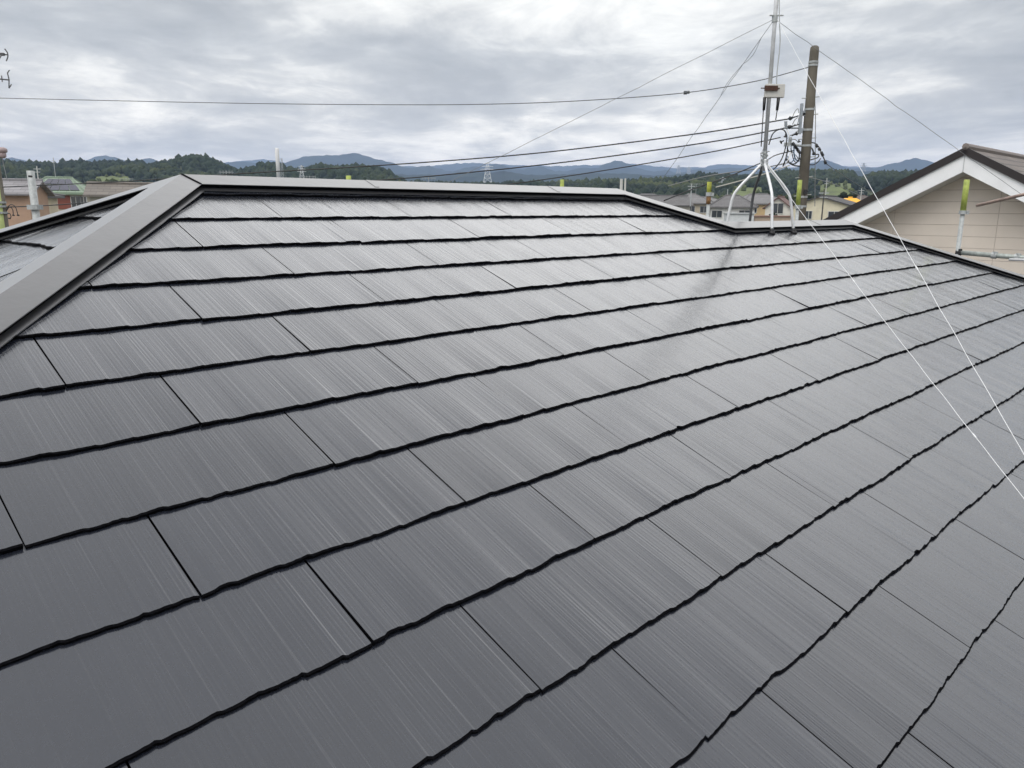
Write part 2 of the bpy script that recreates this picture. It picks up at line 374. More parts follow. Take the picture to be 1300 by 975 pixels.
def build_haze():
    mb = MB(); mb.box((0, 3200, 175.5), (18600, 13200, 353))
    m = bpy.data.materials.new('haze_air'); m.use_nodes = True; t = m.node_tree; t.nodes.clear()
    v = N(t, 'ShaderNodeVolumePrincipled', Density=HAZE_DENSITY, Anisotropy=.0); v.inputs['Color'].default_value = (.49, .66, 1.0, 1)
    o = N(t, 'ShaderNodeOutputMaterial'); t.links.new(v.outputs[0], o.inputs['Volume'])
    tag(mb.build('haze', m), kind='stuff')
build_haze()

# ------------------------------------------------------------------ our roof
T = V(-0.9000687556207012, 3.0668052267896133, -0.5910581111325595 + CZ)
EA = V(0.7070287694035045, 0.7071847843627596, 0); VD = V(-0.6542942351862295, 0.6541498886299569, 0.3794561595279783)
CS, SN = math.cos(R(22.3)), math.sin(R(22.3)); EB = V(VD[0], VD[1], 0); EB /= np.linalg.norm(EB)
G, TL = .34256, .91
vA, vC, vE = 1.8875, 1.105, -3.4
aA, aB, aD = .36, 4.385, 7.79
aC = aB + (vA - vC) * CS
def plan(a, b, v): return V(*(T + a * EA + b * EB)[:2], T[2] + v * SN)
class Plane:
    """u along the eave, v up the slope; v shares its heights with the front slope"""
    def __init__(s, origin_ab, uab, wab):
        s.o = origin_ab; s.u = uab; s.w = wab
        s.U = uab[0] * EA + uab[1] * EB; s.Wd = wab[0] * EA + wab[1] * EB; s.Nn = CS * V(0, 0, 1) - SN * s.Wd
    def p(s, u, v, h=0):
        a = s.o[0] + s.u[0] * u + s.w[0] * v * CS; b = s.o[1] + s.u[1] * u + s.w[1] * v * CS
        return plan(a, b, v) + h * s.Nn
sA, sC = vA * CS, vC * CS
P1 = Plane((0, 0), (1, 0), (0, 1))
P2 = Plane((aA - sA, sA), (0, -1), (1, 0))
def top1(u):
    if u < aA: return vA + (u - aA) / CS
    if u < aB: return vA
    if u < aC: return vA - (u - aB) / CS
    if u < aD: return vC
    return vC - (u - aD) / CS
def top2(u): return vA - abs(u) / CS
edge_rng = np.random.default_rng(5)
def edge_wave(n):
    """wavy broken lower edge of one tile: offsets along it"""
    x = np.linspace(0, 1, n) * TL; r = edge_rng
    y = np.zeros(n); c = 0
    while c < TL:                           # shallow scallops, each ending in a small chip
        w = r.uniform(.075, .16); a = r.uniform(.003, .0075); s = (x - c) / w; k = (s >= 0) & (s < 1)
        y[k] += a * (s[k] ** 1.7) - a * .4; c += w
    if r.random() < .5:
        c_ = r.uniform(.05, .85); k = abs(x - c_) < r.uniform(.01, .03); y[k] += r.uniform(.003, .007)
    for f in (9, 23, 61, 140): y += np.sin(x * f * r.uniform(.8, 1.2) + r.uniform(0, 6)) * .028 / f * r.uniform(.5, 1.2)
    return y + r.normal(0, .0006, n)
def tile_rows(name, pl, top, u0, u1, rmin, rmax, parent, stagger):
    vs, fs, mi, uv, tl = [], [], [], [], []
    def quad(pts, m, uvs, t):
        o = len(vs); vs.extend(pts); fs.append((o, o + 1, o + 2, o + 3)); mi.append(m); uv.extend(uvs); tl.extend([t] * 4)
    for r in range(rmin, rmax + 1):
        vb = -r * G; off = stagger(r); k0 = math.floor((u0 - off) / TL) - 1
        for k in range(k0, k0 + int((u1 - u0) / TL) + 4):
            ua = off + k * TL + .003 + random.uniform(-.0008, .0008); ub = off + (k + 1) * TL - .003
            if ub < u0 or ua > u1: continue
            n = 74; us = np.linspace(ua, ub, n); ew = edge_wave(n); th = .0145 + random.uniform(-.0012, .0016)
            lift = (random.uniform(-.0012, .0012), random.uniform(-.0012, .0012)); shift = random.uniform(-.004, .004)
            ru, rv = random.random() * 50, random.random() * 50; t = (random.random(), random.random())
            prev = None
            for i, u in enumerate(us):
                tp = top(u); lo = vb + ew[i] + shift; hi = min(vb + G + .035, tp)
                if hi - lo < .004: prev = None; continue
                s = (u - ua) / (ub - ua); hl = th * (1 + .16 * math.sin(u * 7.3 + ru) * math.sin(u * 19.1 + rv)) + lift[0] * (1 - s) + lift[1] * s + ew[i] * .12
                hh = .0005 + (hl - .0005) * max(0, 1 - (hi - vb) / (G + .035))
                cur = (u, lo, hi, hl, hh)
                if prev is not None:
                    a, b = prev, cur
                    # two bands so that the brow near the edge is rounded over
                    br = .006
                    A0 = pl.p(a[0], a[1], a[3] - .0028); A1 = pl.p(a[0], a[1] + br, a[3]); A2 = pl.p(a[0], a[2], a[4])
                    B0 = pl.p(b[0], b[1], b[3] - .0028); B1 = pl.p(b[0], b[1] + br, b[3]); B2 = pl.p(b[0], b[2], b[4])
                    ua_, ub_ = a[0] + ru, b[0] + ru
                    quad([A1, B1, B2, A2], 0, [(ua_, a[1] + rv), (ub_, b[1] + rv), (ub_, b[2] + rv), (ua_, a[2] + rv)], t)
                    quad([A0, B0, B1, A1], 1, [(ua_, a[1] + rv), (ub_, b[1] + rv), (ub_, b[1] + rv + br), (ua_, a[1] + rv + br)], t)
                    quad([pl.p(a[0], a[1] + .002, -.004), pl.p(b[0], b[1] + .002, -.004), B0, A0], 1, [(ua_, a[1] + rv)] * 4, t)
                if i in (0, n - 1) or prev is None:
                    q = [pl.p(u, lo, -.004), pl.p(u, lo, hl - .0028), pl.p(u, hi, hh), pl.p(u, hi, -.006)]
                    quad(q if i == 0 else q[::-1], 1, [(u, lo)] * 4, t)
                prev = cur
    me = bpy.data.meshes.new(name); off_ = parent_loc(parent)
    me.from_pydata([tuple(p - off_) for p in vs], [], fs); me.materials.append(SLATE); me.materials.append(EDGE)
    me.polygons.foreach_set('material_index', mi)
    a = me.uv_layers.new(name='UVMap'); a.data.foreach_set('uv', np.array(uv, float).ravel())
    b = me.uv_layers.new(name='tile'); b.data.foreach_set('uv', np.array(tl, float).ravel())
    o = bpy.data.objects.new(name, me); COL.objects.link(o); o.parent = parent; return o

base = V(*(T + 3.2 * EA)[:2], 0)
house = thing('house', 'house with a freshly painted glossy black slate hip roof, seen from on top', 'house', base)
bE = vE * CS; dE = sA - bE; dW = sC - bE
tile_rows('roof_slope', P1, top1, -4.6, 12.0, -5, 9, house, lambda r: .11 * TL + r * TL / 3)
tile_rows('roof_slope', P2, top2, -4.9, 4.9, -5, 9, house, lambda r: .31 * TL + r * TL / 3)
# felt under the tiles, and the four slopes that face away
def ab(a, b, v, h=0.): return plan(a, b, v) + V(0, 0, h)
nA_, nB_, nC_, nD_ = (aA, sA, vA), (aB, sA, vA), (aC, sC, vC), (aD, sC, vC)
e1, e2 = (aA - dE, bE, vE), (aD + dW, bE, vE)
e3 = (aA - dE, sA + dE, vE); e4 = (aB + dE, sA + dE, vE)
u_ = MB()
dn = -.03
# the valley between the main hip end and the wing: runs from C along (+a,+b)
e5 = (aC + (vC - vE) * CS, sC + (vC - vE) * CS, vE); e6 = (aD + dW, sC + dW, vE)
for poly in ([e1, e2, nD_, nC_, nB_, nA_], [e3, e1, nA_]):
    for d_ in (0,): u_.add([ab(*q, h=dn) for q in poly], [tuple(range(len(poly)))])
u_.build('roof_underlay', UNDER, house)
def slope_part(poly):
    s = MB(); s.add([ab(*q, h=0.0) for q in poly], [tuple(range(len(poly)))])
    o = s.build('roof_slope', CAPM, house); return o
slope_part([e4, e3, nA_, nB_]); slope_part([e5, e4, nB_, nC_]); slope_part([e6, e5, nC_, nD_]); slope_part([e2, e6, nD_])

HC, WC, DROP, LIP = .050, .125, .036, .030
def cap_side(crest, pts_ab, mb_flap):
    pass
def mitre(line, i, w, side):
    """plan offset point of crest polyline `line` at node i by w (plan) to one side"""
    def nrm(p, q): d = np.array(q[:2]) - np.array(p[:2]); d = d / np.linalg.norm(d); return np.array([d[1], -d[0]]) * side
    p = np.array(line[i][:2], float)
    n_ = [nrm(line[i - 1], line[i])] if i > 0 else []
    if i < len(line) - 1: n_.append(nrm(line[i], line[i + 1]))
    if len(n_) == 1: return p + n_[0] * w
    b = n_[0] + n_[1]; return p + b * w / (1 + n_[0] @ n_[1])
def plane_z(line_nodes, abp, kind):
    """height of a roof slope at plan point"""
    a, b = abp
    return {'P1': lambda: b / CS, 'P2': lambda: (a - (aA - sA)) / CS, 'P5': lambda: (2 * sA - b) / CS, 'P3': lambda: ((aB + sA) - a) / CS,
            'P4': lambda: (2 * sC - b) / CS, 'P6': lambda: ((aD + sC) - a) / CS}[kind]()
NRM = {'P1': -SN * EB, 'P2': -SN * EA, 'P5': SN * EB, 'P3': SN * EA, 'P4': SN * EB, 'P6': SN * EA}
NRM = {k: v + V(0, 0, CS) for k, v in NRM.items()}
DN = {'P1': -EB, 'P2': -EA, 'P5': EB, 'P3': EA, 'P4': EB, 'P6': EA}
def pt_on(kind, abp, h): return plan(abp[0], abp[1], plane_z(None, abp, kind)) + NRM[kind] * h
def plan_w(p, q, w, kind):
    """plan width that gives an in-plane width w across this crest segment"""
    d = np.array(q[:2]) - np.array(p[:2]); hip = abs(d[0]) > 1e-6 and abs(d[1]) > 1e-6
    if hip:                                  # hip: in-plane distance = plan distance * sqrt(cos^2...)
        k = math.sqrt((1 / CS ** 2) * .5 + .5); kk = (1 / CS) / k; return w / (kk)
    return w * CS
def cap(name, p, q, kinds, ends):
    """metal cap over a crest from p to q; kinds = slopes on its two sides; ends = mitre neighbours for each side"""
    mb = MB(); up = V(0, 0, HC / CS)
    cp, cq = plan(*p) + up, plan(*q) + up
    for side, kind in zip((1, -1), kinds):
        if kind is None: continue
        line, i = ends[side]
        rows = []
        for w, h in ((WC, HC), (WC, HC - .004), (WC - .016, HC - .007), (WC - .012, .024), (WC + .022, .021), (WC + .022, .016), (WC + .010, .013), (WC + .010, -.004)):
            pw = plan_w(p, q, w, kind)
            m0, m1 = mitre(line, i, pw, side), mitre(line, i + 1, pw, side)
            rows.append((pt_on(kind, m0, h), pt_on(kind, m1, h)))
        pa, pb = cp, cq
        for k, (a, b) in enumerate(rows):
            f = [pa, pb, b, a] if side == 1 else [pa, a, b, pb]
            mb.add(f, [(0, 3, 2, 1)], 1 if k in (2, 3, 6, 7) else 0); pa, pb = a, b  # recess faces are the same painted metal, their shade put in as black
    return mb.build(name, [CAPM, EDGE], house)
front = [e1, nA_, nB_, nC_, nD_, e2]        # crest line seen from the front slope (slope lies on its right, side=1)
left = [e3, nA_, e1]
ends = lambda a, b: {1: a, -1: b}
hl = cap('hip_cap', e1, nA_, ('P1', 'P2'), ends((front, 0), ([e1, nA_, e3], 0)))
cap('ridge_cap', nA_, nB_, ('P1', 'P5'), ends((front, 1), ([e3, nA_, nB_, e4], 1)))
cap('hip_cap', nB_, nC_, ('P1', 'P3'), ends((front, 2), ([e4, nB_, nC_, e5], 1)))
cap('ridge_cap', nC_, nD_, ('P1', 'P4'), ends((front, 3), ([e5, nC_, nD_, e6], 1)))
cap('hip_cap', nD_, e2, ('P1', 'P6'), ends((front, 4), ([e6, nD_, e2], 1)))
cap('hip_cap', nA_, e3, ('P5', 'P2'), ends(([nB_, nA_, e3], 1), ([e1, nA_, e3], 1)))
cap('hip_cap', nB_, e4, ('P3', 'P5'), ends(([nC_, nB_, e4], 1), ([nA_, nB_, e4], 1)))
cap('hip_cap', e6, nD_, ('P4', 'P6'), ends(([e6, nD_, nC_], 0), ([e6, nD_, e2], 0)))
# overlapping joints of the cap sheets, and the screws in their faces
def cap_joint(u, v, hip=False):
    mb = MB()
    if not hip:
        for du, w in ((0, .03),):
            c = P1.p(u, v - WC / 2, HC + .0012); mb.box(c, (w, WC, .0022), [P1.U, VD, P1.Nn])
            mb.box(P1.p(u, v - WC - .001, HC - .003), (w, .003, .006), [P1.U, VD, P1.Nn])
    mb.build('cap_joint', CAPM, house)
vc1 = vA + HC * math.tan(R(22.3)); vc2 = vC + HC * math.tan(R(22.3))
for u in (1.62, 3.45): cap_joint(u, vc1)
q0, q1 = plan(*nA_) + V(0, 0, HC / CS), pt_on('P1', mitre(front, 1, WC * CS, 1), HC)
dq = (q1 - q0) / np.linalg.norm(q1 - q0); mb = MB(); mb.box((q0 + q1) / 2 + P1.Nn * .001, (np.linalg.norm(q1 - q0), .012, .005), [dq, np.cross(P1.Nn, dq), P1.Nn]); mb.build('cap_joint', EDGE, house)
cap_joint(6.9, vc2)
for us_, vc_ in ((np.arange(.7, 4.3, .9), vc1), (np.arange(5.4, 7.7, .9), vc2)):
    for u in us_:
        mb = MB(); c = P1.p(u, vc_ - WC + .013, HC - .02); mb.tube([c, c - VD * .004], .005, 6); mb.build('screw', STEEL, house)
# eaves, gutter and walls below
mb = MB(); O_ = .55
def prism(mb, poly_ab, z0, z1):
    mb.hexa([plan(a, b, 0) * V(1, 1, 0) + V(0, 0, z0) for a, b in poly_ab], [plan(a, b, 0) * V(1, 1, 0) + V(0, 0, z1) for a, b in poly_ab])
zE = T[2] + vE * SN
foot = [(aA - dE, bE), (aD + dW, bE), (aD + dW, sC + dW), (aC + dW, sC + dW), (aC + dW, sA + dE), (aA - dE, sA + dE)]
foot_in = [(aA - dE + O_, bE + O_), (aD + dW - O_, bE + O_), (aD + dW - O_, sC + dW - O_), (aB + dE - O_, sC + dW - O_), (aB + dE - O_, sA + dE - O_), (aA - dE + O_, sA + dE - O_)]
prism(mb, foot_in, 0, zE - .05); mb.build('wall', mat('siding_beige', (.42, .37, .31), .8, var=.1), house)
mb = MB(); prism(mb, [(a + (.05 if a < 2 else -.05), b + (.05 if b < 0 else -.05)) for a, b in foot], zE - .16, zE - .035); mb.build('eave_soffit', WHITE, house)
mb = MB()
mb.tube([plan(aA - dE, bE - .06, vE) - V(0, 0, .07), plan(aD + dW, bE - .06, vE) - V(0, 0, .07)], .055, 8)
mb.build('gutter', mat('gutter_brown', (.05, .04, .035), .5), house)
#REST
# ------------------------------------------------------------------ antenna mast on the lower ridge
def roof_pt(x, y, pl=None):                 # the point of the front slope seen at a photo pixel
    d = ray(x, y); lam = ((T - CAM) @ P1.Nn) / (d @ P1.Nn); return CAM + d * lam
f1, f2 = roof_pt(979, 297.2) + P1.Nn * .014, roof_pt(1006.7, 296.4) + P1.Nn * .014
def onP4(p):                                # drop a plan point onto the wing's back slope
    b = (p - T) @ EB; a = (p - T) @ EA; return plan(a, b, (2 * sC - b) / CS)
f3, f4 = onP4(f1 + EB * .52), onP4(f2 + EB * .50)
mc = (f1 + f2 + f3 + f4) / 4
ymast = mc[1]
collar = V(*mc[:2], at(969, 209, ymast)[2])
mast = thing('antenna_mast', 'grey steel antenna mast standing on four splayed legs on the lower ridge', 'antenna mast', (*mc[:2], mc[2]))
mx_top = collar + V(0.004, 0, 2.75)
mb = MB(); mb.tube([collar - V(0, 0, .06), mx_top], .0195, 14); mb.build('pole', STEEL, mast, True)
LEGM = mat('leg_steel', (.68, .69, .70), .3, metal=.35, var=.12, vscale=30)
DULL = mat('dull_dark_steel', (.10, .105, .11), .5, metal=.3, var=.3, vscale=20)
for fpt, mt_ in ((f1, LEGM), (f2, LEGM), (f3, LEGM), (f4, DULL)):
    d = (fpt - collar) * V(1, 1, 0); d /= np.linalg.norm(d)
    top = collar + d * .028 + V(0, 0, .0); knee = fpt * V(1, 1, 0) + V(0, 0, collar[2] - .285) - d * .065
    kx = knee + ((top - knee) * .22 + (fpt - knee) * .26) * .22; pts = [top + V(0, 0, .05), top, top + (knee - top) * .12, top + (knee - top) * .45, top + (knee - top) * .74, kx, knee + (fpt - knee) * .30, knee + (fpt - knee) * .6, fpt + V(0, 0, .012)]
    mb = MB(); mb.tube(smoothpts(pts, 6), .0145, 10); leg = mb.build('leg', mt_, mast, True)
    if mt_ is DULL: leg['label'] = 'dull dark grey rear leg'
    q = fpt + V(0, 0, .0); mb = MB(); mb.tube([q + (knee - fpt) * .11, q - V(0, 0, .006)], [.017, .019], 10)
    mb.tube([q + P1.Nn * .016 if fpt is f1 or fpt is f2 else q + V(0, 0, .016), q - V(0, 0, .012)], [.026, .036], 10); mb.build('rubber_foot', BLACK, leg, True)
mb = MB()
for h in (-.012, .028, .066, .105):
    mb.tube([collar + V(0, 0, h), collar + V(0, 0, h + .018)], .031 if h < .05 else .026, 12)
for h in (0.0, .04, .08):
    for a in (0, 1.57, 3.14, 4.71):
        p = collar + V(math.cos(a + .5) * .034, math.sin(a + .5) * .034, h + .006); mb.tube([p - V(math.cos(a + .5), math.sin(a + .5), 0) * .012, p + V(math.cos(a + .5), math.sin(a + .5), 0) * .01], .006, 6)
mb.build('collar', ZINC, mast)
hz = lambda y: at(985, y, ymast)[2]
mb = MB(); c = V(*collar[:2], hz(24))
mb.tube([c - V(0, 0, .03), c + V(0, 0, .03)], .027, 12); mb.box(c + V(.012, -.01, .028), (.13, .022, .008)); mb.build('guy_ring', ZINC, mast)
mb = MB(); c = V(*collar[:2], hz(120))
fx = V(.77, -.64, 0); fy = V(.64, .77, 0)   # faces towards the roof
mb.box(c + V(.045, -.012, .03), (.19, .05, .125))
mb.build('booster_box', mat('booster_plastic', (.50, .49, .46), .5, var=.1, vscale=15), mast, bevel=.006)
mb = MB(); mb.box(c + V(.0, -.045, .052), (.125, .02, .045)); mb.tube([c + V(-.10, -.045, .052), c + V(.085, -.045, .052)], .005, 6); mb.build('rusty_clamp', RUST, mast)
for dx, l_ in ((-.048, .12), (.088, .12)):
    mb = MB(); mb.tube([c + V(dx, -.02, -.03), c + V(dx - .006 * (dx > 0), -.02, -.03 - l_)], [.017, .013], 8)
    mb.tube([c + V(dx - .004, -.02, -.14), c + V(dx - .012 * (dx > 0), -.02, -.24 - .25 * (dx < 0))], .005, 6); mb.build('cable_boot', BLACK, mast, True)
mb = MB(); k = .028
mb.tube(smoothpts([V(*collar[:2], hz(-10)) + V(.02, -.01, 0), V(*collar[:2], hz(24)) + V(.038, -.02, 0), V(*collar[:2], hz(55)) + V(.062, -.02, 0), V(*collar[:2], hz(90)) + V(.055, -.02, 0), c + V(.06, -.012, .09)], 6), .0055, 6)
mb.build('coaxial_cable', mat('grey_sheath', (.42, .44, .45), .5), mast, True)
mb = MB()
mb.tube(smoothpts([at(976, 184, ymast - .02), at(981, 170, ymast - .02), at(989, 164.5, ymast), at(996, 166, ymast + .1), at(999, 175, ymast + .1), at(996, 192, ymast + .1), at(990, 206, ymast), at(980, 216, ymast), at(972, 214, ymast)], 6), .006, 6)
mb.build('coaxial_cable', CABLE, mast, True)
mb = MB()
for (a, b) in ((-1, 1), (1, -1)):
    pts = [collar + V(math.cos(t * 6.28 + a) * .036, math.sin(t * 6.28) * .036, .1 - .0 + t * .03 * a) for t in np.linspace(0, 1, 12)]; mb.tube(pts, .003, 5)
pts = [collar + V(-.03, -.02, .02), collar + V(-.045, -.02, .09), collar + V(-.02, -.02, .16)]; mb.tube(smoothpts(pts, 5), .003, 5)
mb.build('tie_wire', WIRE, mast)

# guy wires
def proj(P):
    c_ = W.T @ (np.array(P) - CAM); return F * c_[0] / c_[2] + 650, F * c_[1] / c_[2] + 487.5
def on_line(p0, p1, f, lo, hi):             # parameter of f whose picture lies on the line p0-p1
    def g(s):
        x, y = proj(f(s)); return (y - p0[1]) * (p1[0] - p0[0]) - (x - p0[0]) * (p1[1] - p0[1])
    ss = np.linspace(lo, hi, 400); gs = np.array([g(s) for s in ss]); k = np.where(gs[:-1] * gs[1:] < 0)[0]
    return f(ss[k[0]]) if len(k) else f(ss[np.argmin(abs(gs))])
gtop = V(*collar[:2], hz(24))
anchor = roof_pt(1420, 789)
def rope(p, q, knots):
    m = MB(); f = lambda t: p + (q - p) * t - V(0, 0, .022) * math.sin(math.pi * t) + V(.0012 * math.sin(t * 90), 0, .0012 * math.cos(t * 70))
    m.tube([f(t) for t in np.linspace(0, 1, 90)], .0019, 6)
    for k in knots: m.tube([f(k - .004), f(k - .002), f(k + .002), f(k + .004)], [.002, .0045, .0045, .002], 7)
    return m
one('guy_rope', rope(gtop + V(.02, -.02, -.01), anchor + V(0, 0, .012), (.62,)), CORD, 'white guy rope from the mast top crossing the sky, upper of the white pair', 'guy rope', 'white guy ropes')
one('guy_rope', rope(collar + V(.01, -.02, .0), anchor + V(.0, 0, .012), (.45, .78)), CORD, 'white guy rope from the mast collar past the leg, lower of the white pair', 'guy rope', 'white guy ropes')
e5b = lambda a: plan(a, sA + dE - .1, vE + .1)
g1e = on_line((978, 23), (562, 231), e5b, aA - dE, aB + dE)
g2e = on_line((977, 30), (842, 222.6), lambda a: plan(a, sC + dW - .2, vE + .2), aC - 4, aD + dW)
g3e = on_line((988, 24), (1298, 244), lambda b: plan(aD + dW - .1, b, vE + .1), bE, sC + dW)
def wavy(p, q, amp, seed):
    r = np.random.default_rng(seed); pts = []
    for t in np.linspace(0, 1, 60):
        pts.append(p + (q - p) * t + r.normal(0, amp, 3) * (1 if .03 < t < .35 else .15) * (0 < t < 1) - V(0, 0, .02) * math.sin(math.pi * t))
    return pts
for q, lab, sd_, extra in ((g1e, 'thin grey guy wire from the mast top sloping far left behind the main ridge', 1, 0), (g2e, 'thin grey guy wire with a twisted tail dropping steeply left of the mast', 2, 1), (g3e, 'thin grey guy wire from the mast top sloping right across the neighbouring gable', 3, 0)):
    mb = MB(); mb.tube(wavy(gtop, q, .0025, sd_), .0024, 5)
    if extra:
        mb.tube(smoothpts([gtop + (q - gtop) * .04, gtop + (q - gtop) * .07 + V(.03, 0, -.01), gtop + (q - gtop) * .09 + V(.025, 0, .0), gtop + (q - gtop) * .10, gtop + (q - gtop) * .14 + V(-.02, 0, .0), gtop + (q - gtop) * .17], 5), .0022, 5)
    one('guy_wire', mb, WIRE, lab, 'guy wire', 'grey guy wires')

# ------------------------------------------------------------------ utility pole on the right
YP = 18.5
Q = lambda x, y, dy=0: at(x, y, YP + dy)
pt, pb = Q(1033, 58), Q(1018, 270)
pole_x, pole_y = .5 * (pt[0] + pb[0]), YP
gz = ground_z(pole_x, pole_y)
up_ = thing('utility_pole', 'weathered concrete utility pole with brackets, insulators and a tangle of cables', 'utility pole', (pole_x, pole_y, gz))
PX = V(pole_x, pole_y, 0)
mb = MB(); zt = pt[2]
mb.tube([PX + V(0, 0, gz - .3), PX + V(0, 0, zt - .12), PX + V(0, 0, zt - .03), PX + V(0, 0, zt)], [.155, .098, .09, .05], 20)
mb.build('pole', CONC, up_, True)
def pr(z): return .098 + (zt - z) / (zt - gz) * .057
zq = lambda y: Q(1028, y)[2]
for y in (79, 83, 139, 165, 185, 250, 262):
    mb = MB(); z = zq(y); mb.tube([PX + V(0, 0, z - .022), PX + V(0, 0, z + .022)], pr(z) + .008, 20); mb.build('band', ZINC, up_)
for k, y in enumerate((124, 146, 176, 200, 225, 248)):
    z = zq(y); mb = MB(); s = 1
    mb.tube([PX + V(-.20, -.02, z - .02), PX + V(.20, -.02, z + .02)], .010, 6); mb.build('step_bolt', ZINC, up_)
BRK = mat('bracket_paint', (.30, .33, .36), .5, metal=.4, var=.15, vscale=15)
mb = MB(); mb.box((Q(1016.5, 151) ), (.06, .05, .66)); 
for y in (143.5, 165.5):
    c = Q(1020, y); mb.box(c, (.16, .06, .10)); mb.hexa([c + V(-.02, -.03, -.05), c + V(.10, -.03, -.10), c + V(.10, .03, -.10), c + V(-.02, .03, -.05)], [c + V(-.02, -.03, .0), c + V(.10, -.03, .0), c + V(.10, .03, .0), c + V(-.02, .03, .0)])
mb.build('bracket', BRK, up_)
def insul(x, y, x2, y2, r=.03):
    a, b = Q(x, y), Q(x2, y2); mb = MB(); d = b - a
    mb.tube([a, a + d * .12, a + d * .2, a + d * .45, a + d * .55, b], [r * .5, r * 1.5, r * 1.5, r * .6, r * .5, r * .45], 10)
    mb.build('insulator', CABLE, up_, True)
for q in ((1000.8, 151, 1014, 147), (999.5, 162, 1014, 158), (997, 174.5, 997.5, 169), (990.5, 181, 995, 178.5), (1014.5, 181, 1014, 177), (1034, 196.8, 1030.5, 188), (1012.5, 169, 1005, 172.5)): insul(*q)
mb = MB(); mb.tube([Q(995, 162.5), Q(1015, 162.5)], .02, 8); mb.tube([Q(997.5, 154), Q(998, 163)], .035, 8); mb.build('side_arm', BRK, up_)
mb = MB(); mb.tube([Q(1005, 183.5), Q(1026, 186.5)], .028, 8); mb.box(Q(999, 183.5), (.11, .08, .08)); mb.box(Q(1003, 179), (.06, .06, .16)); mb.build('side_arm', ZINC, up_)
loops = [
 ([(1006, 149), (1009, 142), (1013, 138), (1014, 143)], WIRE, .009), ([(1006, 158), (1010, 151), (1014, 150), (1012, 158), (1008, 158)], WIRE, .009),
 ([(1003, 172), (1008, 170), (1013, 166)], WIRE, .010), ([(998, 162), (1002, 172), (1004, 182), (1004, 192), (1001, 202), (996, 210)], CORD, .012),
 ([(1006, 181), (1010, 186), (1013, 191), (1016, 194)], CABLE, .028), ([(1013, 188), (1015, 197), (1013, 204), (1009, 208), (1003, 207), (999, 202)], CABLE, .014),
 ([(1008, 186), (1008, 195), (1010, 202), (1014, 205)], mat('blue_grey_cable', (.10, .16, .24), .5), .016), ([(1000, 186), (999, 195), (997, 203), (994, 211)], CABLE, .016),
 ([(1004, 188), (1007, 201), (1010, 206), (1014, 204), (1017, 199)], CABLE, .010), ([(1003, 178), (1009, 177), (1013, 180)], WIRE, .009),
 ([(1001, 190), (998, 199), (1000, 205), (1008, 210), (1017, 211)], CABLE, .015), ([(1030, 181), (1035, 182), (1039, 186), (1042, 192), (1045, 199), (1049, 208)], CABLE, .014),
 ([(1028, 186), (1032, 190), (1034, 196), (1039, 196), (1038, 200), (1029, 203)], CABLE, .013), ([(1027, 209), (1033, 209), (1038, 206), (1042, 201)], CABLE, .011),
 ([(1009, 200), (1006, 205), (1002, 206), (1000, 198)], mat('blue_grey_cable', (.10, .16, .24), .5), .011), ([(1005, 192), (1012, 199), (1016, 206)], WIRE, .008)]
for pts, m_, r_ in loops:
    mb = MB(); mb.tube(smoothpts([Q(x, y, -.12 + .2 * random.random() if x < 1020 else .05) for x, y in pts], 6), r_, 6); mb.build('cable_loop', m_, up_, True)
for (xa, ya), (xb, yb) in (((1036, 183.5), (1038, 187)), ((1039.5, 188), (1041, 191)), ((1042.5, 193), (1045, 198)), ((1047, 204), (1048.5, 208)), ((1007, 182), (1011, 188)), ((1012, 189.5), (1015, 193.5))):
    mb = MB(); mb.tube([Q(xa, ya, .03), Q(xb, yb, .03)], .034, 8); mb.build('cable_joint', CABLE, up_, True)
mb = MB(); mb.tube([Q(1034.5, 122), Q(1035.3, 150), Q(1035, 185), Q(1034.5, 262)], .009, 6); mb.build('conduit', WIRE, up_)
mb = MB(); mb.box(Q(1022.5, 243.5, -.14), (.07, .06, .10)); mb.tube([Q(1020, 243, -.1), Q(1026, 243, -.1)], .02, 6); mb.build('cable_clamp', CABLE, up_)

# ------------------------------------------------------------------ utility pole at the left edge
YL = 24.
QL = lambda x, y, dy=0: at(x, y, YL + dy)
lp = QL(2.2, 264); lz = ground_z(lp[0], lp[1])
lpole = thing('utility_pole', 'old utility pole at the left edge with a pale green guard sleeve', 'utility pole', (lp[0], lp[1], lz))
mb = MB(); LX = V(lp[0], lp[1], 0); lt = QL(-1, 166)[2]
mb.tube([LX + V(0, 0, lz - .3), LX + V(0, 0, lt)], [.17, .11], 16); mb.build('pole', CONC, lpole, True)
mb = MB(); g0, g1_ = QL(0, 284)[2], QL(0, 229)[2]; mb.tube([LX + V(-.06, -.05, g0 - 2), LX + V(-.06, -.05, g1_)], .15, 14); mb.build('guard_sleeve', mat('pale_green_sleeve', (.36, .42, .16), .6, var=.15, vscale=5), lpole, True)
for x, y, w in ((2.5, 191, .14), (3.2, 197, .10)):
    mb = MB(); p = QL(x, y); mb.tube([p - V(0, 0, .09), p - V(0, 0, .04), p + V(0, 0, .05), p + V(0, 0, .09)], [w * .5, w, w, w * .5], 10); mb.build('insulator', mat('pink_porcelain', (.35, .27, .27), .4), lpole, True)
for y in (257, 262, 270):
    mb = MB(); z = QL(0, y)[2]; mb.tube([LX + V(-.03, -.03, z - .03), LX + V(-.03, -.03, z + .03)], .185, 16); mb.build('band', ZINC, lpole)
for pts in ([(8, 266), (13, 260), (19, 262), (22, 270), (23, 274)], [(8, 268), (12, 263), (16, 266), (17, 274)], [(8, 272), (12, 271), (14, 275), (12, 278)]):
    mb = MB(); mb.tube(smoothpts([QL(x, y, -.1) for x, y in pts], 6), .013, 6); mb.tube([QL(*pts[-1], -.1), QL(pts[-1][0], pts[-1][1] - 1.5, -.1)], .04, 6); mb.build('cable_loop', CABLE, lpole, True)
